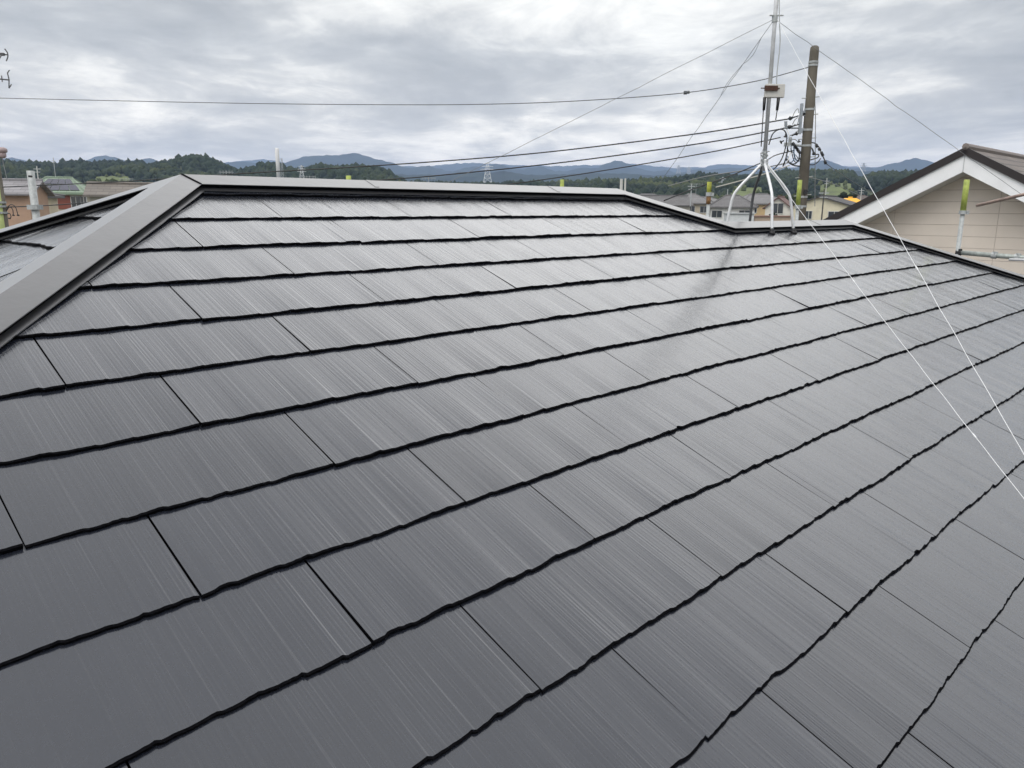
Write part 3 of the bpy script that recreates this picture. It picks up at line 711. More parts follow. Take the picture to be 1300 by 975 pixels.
mb = MB(); mb.tube([QL(1.2, 194), QL(9, 228)], .012, 5); mb.build('stay_wire', WIRE, lpole)

# ------------------------------------------------------------------ overhead lines
def line(pts, r, m_, label, group='overhead lines', extra=None):
    mb = MB(); mb.tube(smoothpts([at(*p) for p in pts], 8), r, 6)
    if extra: extra(mb)
    return one('power_line', mb, m_, label, 'power line', group, True)
GR = mat('line_grey', (.10, .11, .115), .6)
line([(-160, 121, 27), (0, 124.5, 26), (300, 131, 24), (520, 133, 22.5), (650, 131.5, 21.5), (760, 126.5, 20.5), (872, 117.5, 19.6), (960, 103, 19), (1026, 85.5, 18.5)], .010, GR, 'topmost grey overhead line crossing the whole sky, with a small clamp on it',
     extra=lambda m: (m.box(at(870, 117.7, 19.6), (.07, .06, .075)), m.box(at(874, 117.2, 19.6), (.05, .06, .06))))
line([(4, 237.5, 24), (130, 231.8, 22.5), (188, 228.4, 22), (311, 220, 21), (420, 213.8, 20.3), (560, 204.6, 19.7), (700, 192.5, 19.2), (883, 170, 18.8), (1001, 151, 18.5)], .0145, CABLE, 'thick black line rising from the left pole to the uppermost insulator of the right pole')
line([(6, 263, 24), (74, 260, 23.5), (250, 246, 22), (477, 229, 20.6), (560, 222.4, 20), (720, 205.5, 19.3), (900, 180.5, 18.7), (1000, 162, 18.5)], .0145, CABLE, 'second thick black line, meeting the insulator in the middle of the bracket')
line([(350, 272, 21.5), (500, 252, 20.6), (642, 234.5, 19.8), (760, 217.5, 19.3), (900, 193.5, 18.8), (991, 174.5, 18.5)], .0125, CABLE, 'lowest and thinnest of three black lines running to the bracket of the right pole')
line([(1008, 191, 18.4), (985, 197, 17.5), (970, 205, 16.8), (930, 222, 16), (880, 240, 15.2), (843, 254.6, 14.6)], .012, CABLE, 'black service drop cable sinking behind the mast legs towards the roof', 'service drops')
line([(1002, 210, 18.3), (985, 216, 17.5), (970.8, 220.8, 17), (940, 229.5, 16.4), (909, 237.7, 16)], .012, mat('pale_sleeve', (.42, .41, .37), .6), 'pale sheathed drop cable passing between the mast legs', 'service drops')
line([(1003, 206, 18.4), (970, 213, 19), (940, 217, 20), (893.8, 224.6, 22), (848.5, 236, 24)], .014, WIRE, 'slack grey drop cable reaching far left past the yellow post', 'service drops')
line([(1049, 208, 18.5), (1062, 217, 20), (1085, 232, 24), (1110, 246, 29), (1140, 258, 33)], .009, GR, 'thin line leaving the black joints right of the pole for the neighbouring house', 'service drops')
line([(1015, 222, 18.4), (1060, 234, 23), (1100, 251, 27), (1160, 268, 32)], .008, WIRE, 'faint grey line running right from the pole above the cream house', 'service drops')

# ------------------------------------------------------------------ scaffolding round the house
def post(label, x, y0, y1, x1, Y, sleeve_to=None, m_sleeve=SLEEVE, rusty=False, r=.028):
    a, b = at(x, y0, Y), at(x1, y1, Y); a = V(b[0] * .5 + a[0] * .5, Y, a[2]); g = ground_z(a[0], Y)
    root = thing('scaffold_post', label, 'scaffold post', (a[0], Y, g), 'scaffold posts')
    zt_ = a[2]; zs = at(x, sleeve_to, Y)[2] if sleeve_to else zt_
    mb = MB(); mb.tube([V(a[0], Y, g), V(a[0], Y, zt_ - .01)], r * .86, 12); mb.build('tube', ZINC, root, True)
    if sleeve_to:
        mb = MB(); mb.tube([V(a[0], Y, zs), V(a[0], Y, zt_ - .004), V(a[0], Y, zt_)], [r * 1.12, r * 1.12, r * 1.0], 12); mb.build('sleeve', m_sleeve, root, True)
        mb = MB(); mb.tube([V(a[0], Y, zs - .035), V(a[0], Y, zs + .02)], r * 1.5, 10); mb.box(V(a[0] + r * 1.6, Y - .02, zs - .01), (.035, .04, .05)); mb.build('clamp', ZINC, root)
    return root, a
OLD = mat('worn_yellow_sleeve', (.38, .40, .06), .65, var=.55, vscale=9)
post('scaffold post whose yellow tip just shows above the ridge, left of centre', 442.5, 223, 228, 442.5, 9.6, 252)
post('scaffold post whose bright yellow tip shows above the ridge near its far end', 713.5, 228, 238, 713.5, 12.2, 262)
rp0, pa_ = post('scaffold post with a rust-stained yellow sleeve left of the mast legs', 901, 231, 275, 898, 11.6, 246, OLD, r=.03)
mb = MB(); mb.tube([V(pa_[0], 11.6, at(900, 259, 11.6)[2]), V(pa_[0], 11.6, at(900, 246.5, 11.6)[2])], .033, 12); mb.build('rusted_band', mat('rusted_sleeve', (.22, .12, .05), .8, var=.5, vscale=12), rp0, True)
post('scaffold post with a yellow-green sleeve beside the utility pole', 1014.7, 228.5, 283, 1012, 12.4, 262, r=.031)
rp, ra = post('scaffold post with a yellow-green sleeve in front of the beige gable', 1227.5, 228, 320, 1216, 11.9, 269, r=.036)
rp2, la = post('plain grey steel scaffold post with a bolt hole behind the left hip', 38.2, 215.5, 266, 45, 8.5, None, r=.043)
mb = MB(); c = at(40.2, 224, 8.42); mb.tube([c, c + V(0, -.045, 0)], .011, 8); mb.build('bolt', BLACK, rp2)
mb = MB(); mb.box(V(la[0], 8.5, at(40, 263, 8.5)[2]), (.11, .11, .05)); mb.build('clamp', ZINC, rp2)
RT = mat('rail_tube', (.33, .36, .34), .5, metal=.5, var=.35, vscale=12)
def rail(label, p, q, r, m_, fit=()):
    a, b = np.array(p), np.array(q); root = thing('scaffold_rail', label, 'scaffold rail', a, 'scaffold rails')
    mb = MB(); mb.tube([a, b], r, 12); mb.build('tube', m_, root, True)
    for t, m2 in fit:
        c = a + (b - a) * t; d = (b - a) / np.linalg.norm(b - a); mb = MB(); mb.tube([c - d * .035, c + d * .035], r * 1.35, 10); mb.box(c + V(0, -.02, .03), (.05, .05, .05)); mb.build('coupler', m2, root)
rail('grey scaffold rail running right from the sleeved post below the beige gable', at(1217, 320.5, 11.9), at(1345, 331, 11.0), .036, RT, ((.0, BLACK), (.37, ZINC), (.6, ZINC)))
rail('short pale scaffold rail end poking in under the longer rail', at(1281, 329.5, 10.2), at(1350, 331.5, 9.8), .018, STEEL, ())
rail('rusty pinkish scaffold tube slanting in front of the beige gable', at(1240.5, 260.8, 8.6), at(1350, 235.2, 7.6), .017, mat('rusty_tube', (.33, .24, .20), .5, metal=.4, var=.4, vscale=14), ())

# ------------------------------------------------------------------ neighbouring house with the beige gable
def neighbour():
    N0 = at(1226, 187.5, 14.6); sl = .53; gz0 = 0.; ov = .5; hw = 4.6; ln = 9.0
    root = thing('neighbour_house', 'beige sided house with white bargeboards and a brown shingle gable roof', 'house', (N0[0], N0[1], 0))
    th = math.atan(sl)
    def gp(b, dz, a=0.): return N0 + EB * b + V(0, 0, dz) + EA * a       # b across the gable, a along the ridge
    for s in (1, -1):                                                    # roof slab with its dark verge
        n_ = V(0, 0, 1) * math.cos(th) + EB * s * math.sin(th)
        P = [gp(0, 0), gp(s * hw, -sl * hw), gp(s * hw, -sl * hw, ln), gp(0, 0, ln)]
        mb = MB(); mb.slab(P if s == -1 else P[::-1], .085, n_); r_ = mb.build('roof', SHINGLE, root)
        mb = MB(); q = [gp(0, .015, -.02), gp(s * hw, .015 - sl * hw, -.02), gp(s * hw, .015 - sl * hw, .09), gp(0, .015, .09)]
        mb.slab(q if s == -1 else q[::-1], .125, n_); mb.build('verge_trim', mat('verge_brown', (.020, .015, .015), .5), r_)
        q = [gp(0, -.11, .015), gp(s * hw, -.11 - sl * hw, .015), gp(s * hw, -.42 - sl * hw, .015), gp(0, -.42, .015)]
        mb = MB(); mb.hexa([p for p in q], [p + EA * .03 for p in q]); mb.build('bargeboard', WHITE, root)
        q = [gp(0, -.405, .046), gp(s * hw, -.405 - sl * hw, .046), gp(s * hw, -.405 - sl * hw, ov + .05), gp(0, -.405, ov + .05)]
        mb = MB(); mb.slab(q if s == -1 else q[::-1], .02, n_); mb.build('soffit', mat('soffit_grey', (.55, .55, .54), .7), root)
    mb = MB(); mb.tube([gp(0, .02, -.02), gp(0, .02, ln)], .06, 8); mb.build('ridge_cap', mat('ridge_brown', (.20, .17, .155), .5), root)
    w = 4.1; e = -.45
    ring = [gp(w, -sl * w - .42, ov), gp(w, -N0[2], ov), gp(-w, -N0[2], ov), gp(-w, -sl * w - .42, ov), gp(0, -.42, ov)]
    mb = MB(); mb.hexa(ring, [p + EA * (ln - 1) for p in ring]); mb.build('wall', SIDING, root)
    # white seam at the peak of the bargeboard
    mb = MB(); mb.box(gp(0, -.27, .012), (.012, .012, .30), [EB, EA, V(0, 0, 1)]); mb.build('joint_strip', mat('joint_grey', (.45, .46, .46), .6), root)
    # lower roof of the same house, along its side
    P = [gp(-1.2, -2.62, -.05), gp(-5.5, -2.62, -.05), gp(-5.5, -3.05, -1.0), gp(-1.2, -3.05, -1.0)]
    mb = MB(); mb.hexa([p - V(0, 0, .08) for p in P], P); mb.build('lower_roof', mat('lower_roof_grey', (.22, .20, .19), .7, var=.15), root)
def siding_material():
    m = bpy.data.materials.new('beige_siding'); m.use_nodes = True; t = m.node_tree; L = t.links.new; p = t.nodes['Principled BSDF']
    tc = N(t, 'ShaderNodeTexCoord'); sp = N(t, 'ShaderNodeSeparateXYZ'); L(tc.outputs['Object'], sp.inputs[0])
    al = math_node(t, 'ADD', math_node(t, 'MULTIPLY', sp.outputs[0], float(EB[0])), math_node(t, 'MULTIPLY', sp.outputs[1], float(EB[1])))
    cv = N(t, 'ShaderNodeCombineXYZ'); L(math_node(t, 'ADD', al, .55), cv.inputs[0]); L(math_node(t, 'ADD', sp.outputs[2], .12), cv.inputs[1])
    br = N(t, 'ShaderNodeTexBrick', offset=0.0, Scale=1.0); br.inputs['Mortar Size'].default_value = .006; br.inputs['Mortar Smooth'].default_value = .3
    br.inputs['Brick Width'].default_value = 1.82; br.inputs['Row Height'].default_value = .215
    L(cv.outputs[0], br.inputs['Vector']); br.inputs['Color1'].default_value = (.64, .575, .505, 1); br.inputs['Color2'].default_value = (.63, .565, .495, 1); br.inputs['Mortar'].default_value = (.46, .40, .35, 1)
    n = N(t, 'ShaderNodeTexNoise', Scale=1.5, Detail=6); L(tc.outputs['Object'], n.inputs['Vector'])
    mx = N(t, 'ShaderNodeVectorMath', operation='SCALE'); L(br.outputs['Color'], mx.inputs[0]); L(mapr(t, n.outputs[0], .3, .7, .93, 1.07), mx.inputs['Scale']); L(mx.outputs[0], p.inputs['Base Color'])
    b = N(t, 'ShaderNodeBump', Strength=.8, Distance=.006); b.invert = True; L(br.outputs['Fac'], b.inputs['Height']); L(b.outputs[0], p.inputs['Normal']); p.inputs['Roughness'].default_value = .75
    return m
def shingle_material(name, c1, c2, ax, w=.3, h=.2):
    m = bpy.data.materials.new(name); m.use_nodes = True; t = m.node_tree; L = t.links.new; p = t.nodes['Principled BSDF']
    tc = N(t, 'ShaderNodeTexCoord'); sp = N(t, 'ShaderNodeSeparateXYZ'); L(tc.outputs['Object'], sp.inputs[0])
    al = math_node(t, 'ADD', math_node(t, 'MULTIPLY', sp.outputs[0], float(ax[0])), math_node(t, 'MULTIPLY', sp.outputs[1], float(ax[1])))
    cv = N(t, 'ShaderNodeCombineXYZ'); L(al, cv.inputs[0]); L(sp.outputs[2], cv.inputs[1])
    br = N(t, 'ShaderNodeTexBrick', Scale=1.0); br.inputs['Mortar Size'].default_value = .012; br.inputs['Brick Width'].default_value = w; br.inputs['Row Height'].default_value = h
    L(cv.outputs[0], br.inputs['Vector']); br.inputs['Color1'].default_value = (*c1, 1); br.inputs['Color2'].default_value = (*c2, 1); br.inputs['Mortar'].default_value = (*[x * .35 for x in c1], 1)
    L(br.outputs['Color'], p.inputs['Base Color']); b = N(t, 'ShaderNodeBump', Strength=1, Distance=.02); b.invert = True; L(br.outputs['Fac'], b.inputs['Height']); L(b.outputs[0], p.inputs['Normal']); p.inputs['Roughness'].default_value = .65
    return m
SIDING = siding_material(); SHINGLE = shingle_material('brown_shingle', (.16, .135, .12), (.12, .10, .09), EA, .5, .13)
neighbour()

# ------------------------------------------------------------------ houses further off
def axes(rot): c, s = math.cos(R(rot)), math.sin(R(rot)); return V(c, s, 0), V(-s, c, 0)
def far_house(label, x, Y, w, d, yeave, yridge, rot, wallc, roofc, kind='hip', over=.5, wins=(), ridge_len=None, name='house', group='houses of the town', tile=True, wallname='wall', extra=None, pitch_axis=0):
    """x: photo column of the middle, yeave / yridge: photo rows, Y: distance"""
    cpt = at(x, yeave, Y); cx, cy = cpt[0], cpt[1]; ze = cpt[2]; zr = at(x, yridge, Y)[2]; g = ground_z(cx, cy)
    root = thing(name, label, 'house', (cx, cy, g), group); U, D = axes(rot); C0 = V(cx, cy, 0)
    p_ = lambda a, b, z: C0 + U * a + D * b + V(0, 0, z)
    wm = mat('wall_%s' % str(wallc), wallc, .85, var=.08, vscale=1.5)
    rm = shingle_cache(roofc, U)
    hw, hd = w / 2, d / 2
    mb = MB()
    q = [(-hw, -hd), (hw, -hd), (hw, hd), (-hw, hd)]
    if kind == 'gable':                       # ridge along U, gables at both U ends
        ring = [p_(-hw, -hd, g - .3), p_(-hw, hd, g - .3), p_(-hw, hd, ze), p_(-hw, 0, zr - .12), p_(-hw, -hd, ze)]
        mb.hexa([r for r in ring], [r + U * w for r in ring])
    else: mb.hexa([p_(a, b, g - .3) for a, b in q], [p_(a, b, ze) for a, b in q])
    mb.build(wallname, wm, root)
    O = over; mb = MB()
    if kind == 'hip':
        rl = (ridge_len if ridge_len is not None else max(.5, w - d)) / 2
        e = [p_(a * (hw + O), b * (hd + O), ze - .05) for a, b in ((-1, -1), (1, -1), (1, 1), (-1, 1))]; r0, r1 = p_(-rl, 0, zr), p_(rl, 0, zr)
        lo = [v - V(0, 0, .22) for v in e]
        mb.add(e + [r0, r1] + lo, [(0, 1, 5, 4), (1, 2, 5), (2, 3, 4, 5), (3, 0, 4), (9, 8, 7, 6), (6, 7, 1, 0), (7, 8, 2, 1), (8, 9, 3, 2), (9, 6, 0, 3)])
        rf = mb.build('roof', rm, root)
        mb = MB(); mb.tube([r0 - U * .1, r1 + U * .1], .13, 6)
        for ee, rr_ in ((e[0], r0), (e[3], r0), (e[1], r1), (e[2], r1)): mb.tube([rr_, ee + V(0, 0, .04)], .10, 6)
        mb.build('ridge_tiles', rm, rf)
    else:
        k = (zr - ze) / hd
        for s in (1, -1):
            P = [p_(-hw - O, 0, zr), p_(-hw - O, s * (hd + O), ze - k * O), p_(hw + O, s * (hd + O), ze - k * O), p_(hw + O, 0, zr)]
            m2 = MB(); nn_ = V(0, 0, 1); m2.hexa([v - V(0, 0, .16) for v in (P if s == -1 else P[::-1])], P if s == -1 else P[::-1]); m2.build('roof', rm, root)
        m2 = MB(); m2.tube([p_(-hw - O, 0, zr + .04), p_(hw + O, 0, zr + .04)], .12, 6); m2.build('ridge_tiles', rm, root)
    fr = mat('window_frame', (.55, .55, .53), .5)
    for side, a, z, ww, hh in wins:           # side: which wall; a along it; z of the sill above the eave (negative)
        ax, nn_, o_ = {'f': (U, -D, p_(0, -hd, 0)), 'l': (-D, -U, p_(-hw, 0, 0)), 'r': (D, U, p_(hw, 0, 0))}[side]
        c = o_ + ax * a + V(0, 0, ze + z)
        mb = MB(); 
        for dx, dz, sx, sz in ((0, hh / 2, ww + .1, .07), (0, -hh / 2, ww + .1, .07), (-ww / 2, 0, .07, hh), (ww / 2, 0, .07, hh), (0, 0, .05, hh)):
            mb.box(c + ax * dx + V(0, 0, dz) + nn_ * .03, (sx, .10, sz), [ax, nn_, V(0, 0, 1)])
        wf = mb.build('window', fr, root)
        mb = MB(); mb.box(c + nn_ * .012, (ww, .03, hh), [ax, nn_, V(0, 0, 1)]); mb.build('pane', GLASS, wf)
    if extra: extra(root, p_, ze, zr, hw, hd, U, D, g)
    return root
_sh = {}
def shingle_cache(c, U):
    k = (c, round(float(U[0]), 2))
    if k not in _sh: _sh[k] = shingle_material('roof_tile', c, tuple(x * .8 for x in c), U, .9, .22)
    return _sh[k]
GREY = (.15, .145, .145); GREY2 = (.20, .195, .195); DARK = (.055, .052, .054)
two = (('f', -2.4, -1.2, 1.6, 1.1), ('f', 1.8, -1.2, 1.7, 1.2), ('f', -2.0, -4.0, 2.2, 1.8), ('f', 2.2, -4.0, 1.7, 1.2), ('l', 0, -1.2, 1.6, 1.1), ('r', 0, -1.2, 1.6, 1.1))
def wing(root, p_, ze, zr, hw, hd, U, D, g):  # a lower porch roof along the front
    mb = MB(); P = [p_(-hw - .4, -hd - 1.3, ze - 2.95), p_(hw + .4, -hd - 1.3, ze - 2.95), p_(hw + .4, -hd - .002, ze - 2.45), p_(-hw - .4, -hd - .002, ze - 2.45)]
    mb.hexa([v - V(0, 0, .12) for v in P], P); mb.build('porch_roof', shingle_cache(GREY, U), root)
H1 = far_house('grey hip roofed house with cream walls behind the rust-stained scaffold post', 877, 150, 5.6, 6, 257.5, 246, 14, (.50, .44, .34), GREY2, ridge_len=1.2, wins=(('f', -1.4, -1.2, 1.5, 1.2), ('f', 1.2, -1.2, 1.6, 1.2), ('f', 0, -4, 2.0, 1.8)), extra=wing)
far_house('low grey roofed cottage at the far left of the right-hand cluster', 842, 140, 8, 5, 258.5, 248.5, 8, (.46, .43, .38), GREY, kind='gable', wins=(('f', 0, -1.3, 1.6, 1),))
far_house('white walled two storey house under a broad grey hip roof seen through the mast legs', 929, 128, 6.6, 6.5, 262, 248, -12, (.66, .66, .64), GREY, ridge_len=2.0, wins=two, extra=wing)
far_house('tan walled house with a long grey hip roof behind the mast legs', 962, 150, 8.6, 7, 258, 246.5, 6, (.52, .38, .20), GREY2, ridge_len=3.4, wins=two, extra=wing)
far_house('small house with a reddish brown gable and white end wall right of the mast leg', 991, 120, 4.6, 3.6, 262, 250, 62, (.62, .60, .55), (.16, .085, .07), kind='gable', over=.35, wins=(('l', 0, -.3, 1.6, 1.5), ('f', 0, -1.2, 1.4, 1.2)))
far_house('cream gabled house with a dark brown roof right of the utility pole', 1051, 112, 7.0, 7.2, 259, 249.2, 52, (.62, .57, .43), DARK, kind='gable', over=.4, wins=(('l', 2.0, -1.6, 1.6, 1.2), ('l', -1.4, -1.5, .9, 1.1), ('f', 1.6, -1.2, .9, 1.3), ('f', -1.2, -1.4, 1.2, 1.1)))
far_house('pale yellow bungalow low behind the mast collar', 1010, 185, 8, 6, 262, 254, -5, (.58, .53, .40), GREY, wins=(('f', -1.8, -1.2, 1.6, 1.1), ('f', 1.8, -1.2, 1.6, 1.1)))
far_house('distant grey roofed house above the long hip cap right of the pylon', 895, 215, 9, 7, 257, 250, 20, (.55, .52, .46), GREY2, wins=two)
far_house('distant brown roofed house at the foot of the hill behind the cream gable', 1092, 240, 9, 7, 255, 248, -14, (.50, .46, .40), (.12, .09, .075), wins=two)
far_house('distant slate roofed house seen just over the far end of the main ridge', 822, 260, 11, 7, 253, 246, 4, (.50, .49, .46), GREY, wins=two)

# yellow canopy roof near the cream house
def yellow_canopy():
    c = at(1079, 257, 128); g = ground_z(c[0], c[1]); root = thing('canopy', 'bright yellow canopy roof just above the dark verge of the neighbouring house', 'canopy', (c[0], c[1], g))
    ye = mat('yellow_sheet', (.80, .42, .04), .5, var=.1); mb = MB(); z0, z1 = c[2], at(1079, 251.5, 128)[2]
    q = [(-1.7, -1.5), (1.7, -1.5), (1.7, 1.5), (-1.7, 1.5)]
    b = [V(c[0] + x, c[1] + y, z0) for x, y in q]; t = [V(c[0] + x * .45, c[1] + y * .3, z1) for x, y in q]
    mb.hexa(b, t); mb.build('roof', ye, root); mb = MB(); mb.box((c[0], c[1], z1 + .12), (.5, .5, .22)); mb.build('vent', ye, root)
    for x, y in q:
        mb = MB(); mb.tube([V(c[0] + x * .9, c[1] + y * .9, g), V(c[0] + x * .9, c[1] + y * .9, z0)], .06, 8); mb.build('post', ZINC, root)
yellow_canopy()
# garage and garden wall below the tan house
def box_thing(name, label, cat, x, Y, w, d, yt, h, col, rot=0, lid=None):
    c = at(x, yt, Y); g = ground_z(c[0], c[1]); U, D = axes(rot); root = thing(name, label, cat, (c[0], c[1], g))
    mb = MB(); zt_ = c[2]; mb.box((c[0], c[1], (g + zt_) / 2), (w, d, zt_ - g), [U, D, V(0, 0, 1)]); mb.build('wall', mat('wall_%s' % str(col), col, .8, var=.08), root, bevel=.02)
    mb = MB(); mb.box((c[0], c[1], zt_ + .07), (w + .3, d + .3, .14), [U, D, V(0, 0, 1)]); mb.build('roof', mat('flat_roof', (.40, .42, .43), .5) if lid is None else lid, root)
    mb = MB(); mb.box(V(c[0], c[1], 0) - D * (d / 2 + .02) + V(0, 0, g + (zt_ - g) * .45), (w * .8, .05, (zt_ - g) * .8), [U, D, V(0, 0, 1)]); mb.build('shutter_door', mat('shutter', (.58, .60, .62), .5), root)
box_thing('garage', 'pale flat topped garage in front of the white house, under the mast', 'garage', 938, 98, 3.2, 3, 271.5, 2, (.55, .57, .58), -8)
box_thing('garage', 'brown roofed car shelter low between the two front mast legs', 'garage', 975, 100, 4.6, 3, 275, 2, (.40, .31, .24), 4, mat('brown_sheet', (.22, .13, .10), .6))

# left hand neighbours
def solar(root, p_, ze, zr, hw, hd, U, D, g):
    O = .5; e = zr - ze
    PV = mat('solar_panel', (.035, .035, .06), .15, spec=.8); FRM = mat('panel_frame', (.5, .5, .52), .4, metal=.6)
    rl = 1.35
    def on_front(s, t):                       # s -1..1 along, t 0 eave..1 ridge on the front slope
        z = ze - .05 + (zr - ze + .05) * t; half = (hw + O) * (1 - t) + rl * t; return p_(s * half, -(hd + O) * (1 - t), z)
    n_ = np.cross(on_front(1, 0) - on_front(-1, 0), on_front(0, 1) - on_front(0, 0)); n_ /= np.linalg.norm(n_)
    for t0, t1, s0, s1, k in ((.10, .46, -.80, .86, 5), (.52, .86, -.62, .78, 4)):
        for i in range(k):
            a, b = s0 + (s1 - s0) * i / k + .012, s0 + (s1 - s0) * (i + 1) / k - .012
            P = [on_front(a, t0), on_front(b, t0), on_front(b, t1), on_front(a, t1)]; P = [v + n_ * .10 for v in P]
            mb = MB(); mb.slab(P, .05, n_); o = mb.build('solar_panel', PV, root)
    mb = MB()
    for s in (-1,):
        P = [p_(-hw - O, hd * .7, ze + .08), p_(-hw - O, -hd * .7, ze + .08), p_(-rl - (hw - rl) * .35, -hd * .28, ze + e * .62), p_(-rl - (hw - rl) * .35, hd * .28, ze + e * .62)]
        mb.hexa([v for v in P], [v + V(-.04, 0, .06) for v in P])
    mb.build('solar_panel', mat('pale_panel', (.42, .43, .46), .25), root)
    mb = MB(); c = p_(.9, -hd - .02, ze - 1.15); mb.box(c, (1.3, .06, 1.5), [U, D, V(0, 0, 1)]); mb.build('shutter', mat('red_shutter', (.22, .065, .04), .6), root)
    mb = MB(); q = [p_(a * (hw + .56), b * (hd + .56), 0) for a, b in ((-1, -1), (1, -1), (1, 1), (-1, 1))]
    mb.hexa([v + V(0, 0, ze - .30) for v in q], [v + V(0, 0, ze - .06) for v in q]); mb.build('fascia', mat('green_fascia', (.19, .26, .18), .5), root)
far_house('house with a pale green hip roof carrying rows of solar panels', 77, 92, 5.6, 5.4, 244, 225.6, 16, (.46, .41, .33), (.24, .31, .23), ridge_len=2.7, over=.55, wins=(('f', 2.1, -1.1, 1.0, 1.3), ('f', 2.9, -1.1, .6, 1.3), ('l', 0, -1.2, 1.4, 1.2)), extra=solar)
far_house('dull terracotta walled house with a wide grey roof behind the steel post', 15, 68, 4.0, 4.4, 243, 229, 12, (.42, .28, .20), (.26, .25, .26), kind='gable', over=.5)
far_house('cream annex with a flat eave between the terracotta wall and the green roof', 49, 72, 1.5, 3, 247.5, 244.5, 0, (.60, .53, .40), GREY, wins=(('f', .4, -1.6, .9, 1.0),))
far_house('house with a weathered brown tile gable roof just over the left hip', 158, 66, 4.6, 4.4, 246, 233.5, 20, (.45, .42, .36), (.17, .15, .13), kind='gable', over=.4, wins=(('l', .8, -.9, .9, .9), ('f', 0, -1.2, 1.2, 1)))
far_house('house with a long pale grey roof at the foot of the left hill', -60, 90, 12, 7, 246, 232, 8, (.50, .46, .40), GREY2, wins=two)

# ------------------------------------------------------------------ trees and shrubs among the houses
def tree(label, x, Y, ytop, w, tintv, name='tree', kind='round'):
    top_ = at(x, ytop, Y); g = ground_z(top_[0], top_[1]); H = top_[2] - g; root = thing(name, label, 'tree', (top_[0], top_[1], g), 'trees among the houses')
    mb = MB(); B = V(top_[0], top_[1], g); mb.tube([B, B + V(.05, 0, H * .4), B + V(-.03, .05, H * .75)], [.16, .12, .05], 8)
    for a in (0, 2.1, 4.2): mb.tube([B + V(0, 0, H * .35), B + V(math.cos(a) * w * .5, math.sin(a) * w * .5, H * .62)], [.07, .03], 6)
    mb.build('trunk', mat('bark', (.09, .07, .05), .9), root)
    n = 46; th_ = rng.random(n) * 6.28; rr = np.sqrt(rng.random(n)) * w; zz = H * (.38 + .55 * rng.random(n)); shrink = np.sqrt(np.maximum(.12, 1 - ((zz / H - .6) / .42) ** 2))
    P = np.stack([np.cos(th_) * rr * shrink, np.sin(th_) * rr * shrink, zz], -1); r = rng.uniform(.22, .42, n) * w
    o = crowns('crown', P, r, r * .85, np.clip(tintv + rng.normal(0, .12, n), 0, 1), FOREST, ''); o.parent = root
for a in (('dark round garden tree in front of the white house, low beside the hip cap', 913, 84, 283, 1.4, .25), ('light green garden tree between the cottage and the cream house', 858, 170, 252, 2.2, .7), ('dark green tree behind the cream gabled house', 1035, 135, 246, 2.0, .15),
          ('yellowish green tree between the tan house and the utility pole', 1000, 175, 244, 2.6, .75), ('tall dark tree on the slope left of the pylon', 870, 250, 240, 4, .2), ('small dark shrub tree beside the green roofed house', 118, 112, 236, 2.2, .3), ('bushy mid green tree behind the terracotta house', 8, 130, 230, 3, .45),
          ('pale bushy tree at the foot of the hill behind the solar roof', 130, 200, 228, 4, .65), ('dark tree behind the yellow canopy', 1074, 170, 243, 2.6, .2), ('olive garden shrub between the white house and the tan house', 946, 105, 268, 1.1, .4), ('dark clipped garden tree left of the brown gable', 981, 108, 266, .9, .15), ('tall olive tree behind the tan walled house', 968, 190, 241, 2.6, .45), ('dark conical tree left of the grey hip roofed house', 852, 145, 250, 1.4, .1), ('mid green tree between the grey hip roof and the white house', 896, 160, 250, 1.8, .35)): tree(*a)

# ------------------------------------------------------------------ pylons, tower, distant poles, aerials
def pylon(label, x, Y, ytop, ybot, w, m_, r=.12, arms=3):
    t_, b_ = at(x, ytop, Y), at(x, ybot, Y); root = thing('pylon', label, 'pylon', (b_[0], Y, b_[2]), 'power pylons'); H = t_[2] - b_[2]; mb = MB(); B = V(b_[0], Y, b_[2])
    lv = np.linspace(0, 1, 7)
    def cr(s): k = w * (1 - s) + w * .14; return [B + V(a * k / 2, c * k / 2, H * s) for a, c in ((-1, -1), (1, -1), (1, 1), (-1, 1))]
    for i in range(6):
        p, q = cr(lv[i]), cr(lv[i + 1])
        for j in range(4): mb.tube([p[j], q[j]], r, 4); mb.tube([p[j], q[(j + 1) % 4]], r * .7, 4); mb.tube([q[j], q[(j + 1) % 4]], r * .7, 4)
    mb.build('lattice_tower', m_, root)
    for k in range(arms):
        z = H * (.70 + .12 * k); mb = MB(); L_ = w * (.9 - .16 * k); mb.tube([B + V(-L_, 0, z), B + V(0, 0, z + H * .03), B + V(L_, 0, z)], [r * .6, r, r * .6], 4); mb.tube([B + V(-L_, 0, z), B + V(L_, 0, z)], r * .7, 4); mb.build('cross_arm', m_, root)
PALE = mat('pylon_white', (.72, .73, .74), .5); PYG = mat('pylon_grey', (.36, .38, .39), .6)
pylon('pale lattice pylon rising above the middle of the main ridge', 619, 900, 206, 236, 9, PALE, .2)
pylon('small pale pylon behind the ridge near the white tower', 384, 520, 210, 236, 3.4, PALE, .08)
pylon('grey pylon standing on the woodland left of the mast', 915.5, 480, 225, 262, 3.4, PYG, .20)
pylon('faint pylon on the mountain foot left of the neighbouring gable', 1095, 2100, 207, 226, 12, PYG, .5)
pylon('tiny faint pylon on the skyline, left of a close pair', 861, 2600, 210, 224, 14, PYG, .6)
pylon('tiny faint pylon on the skyline, right of a close pair', 874, 2600, 212, 224, 14, PYG, .6)
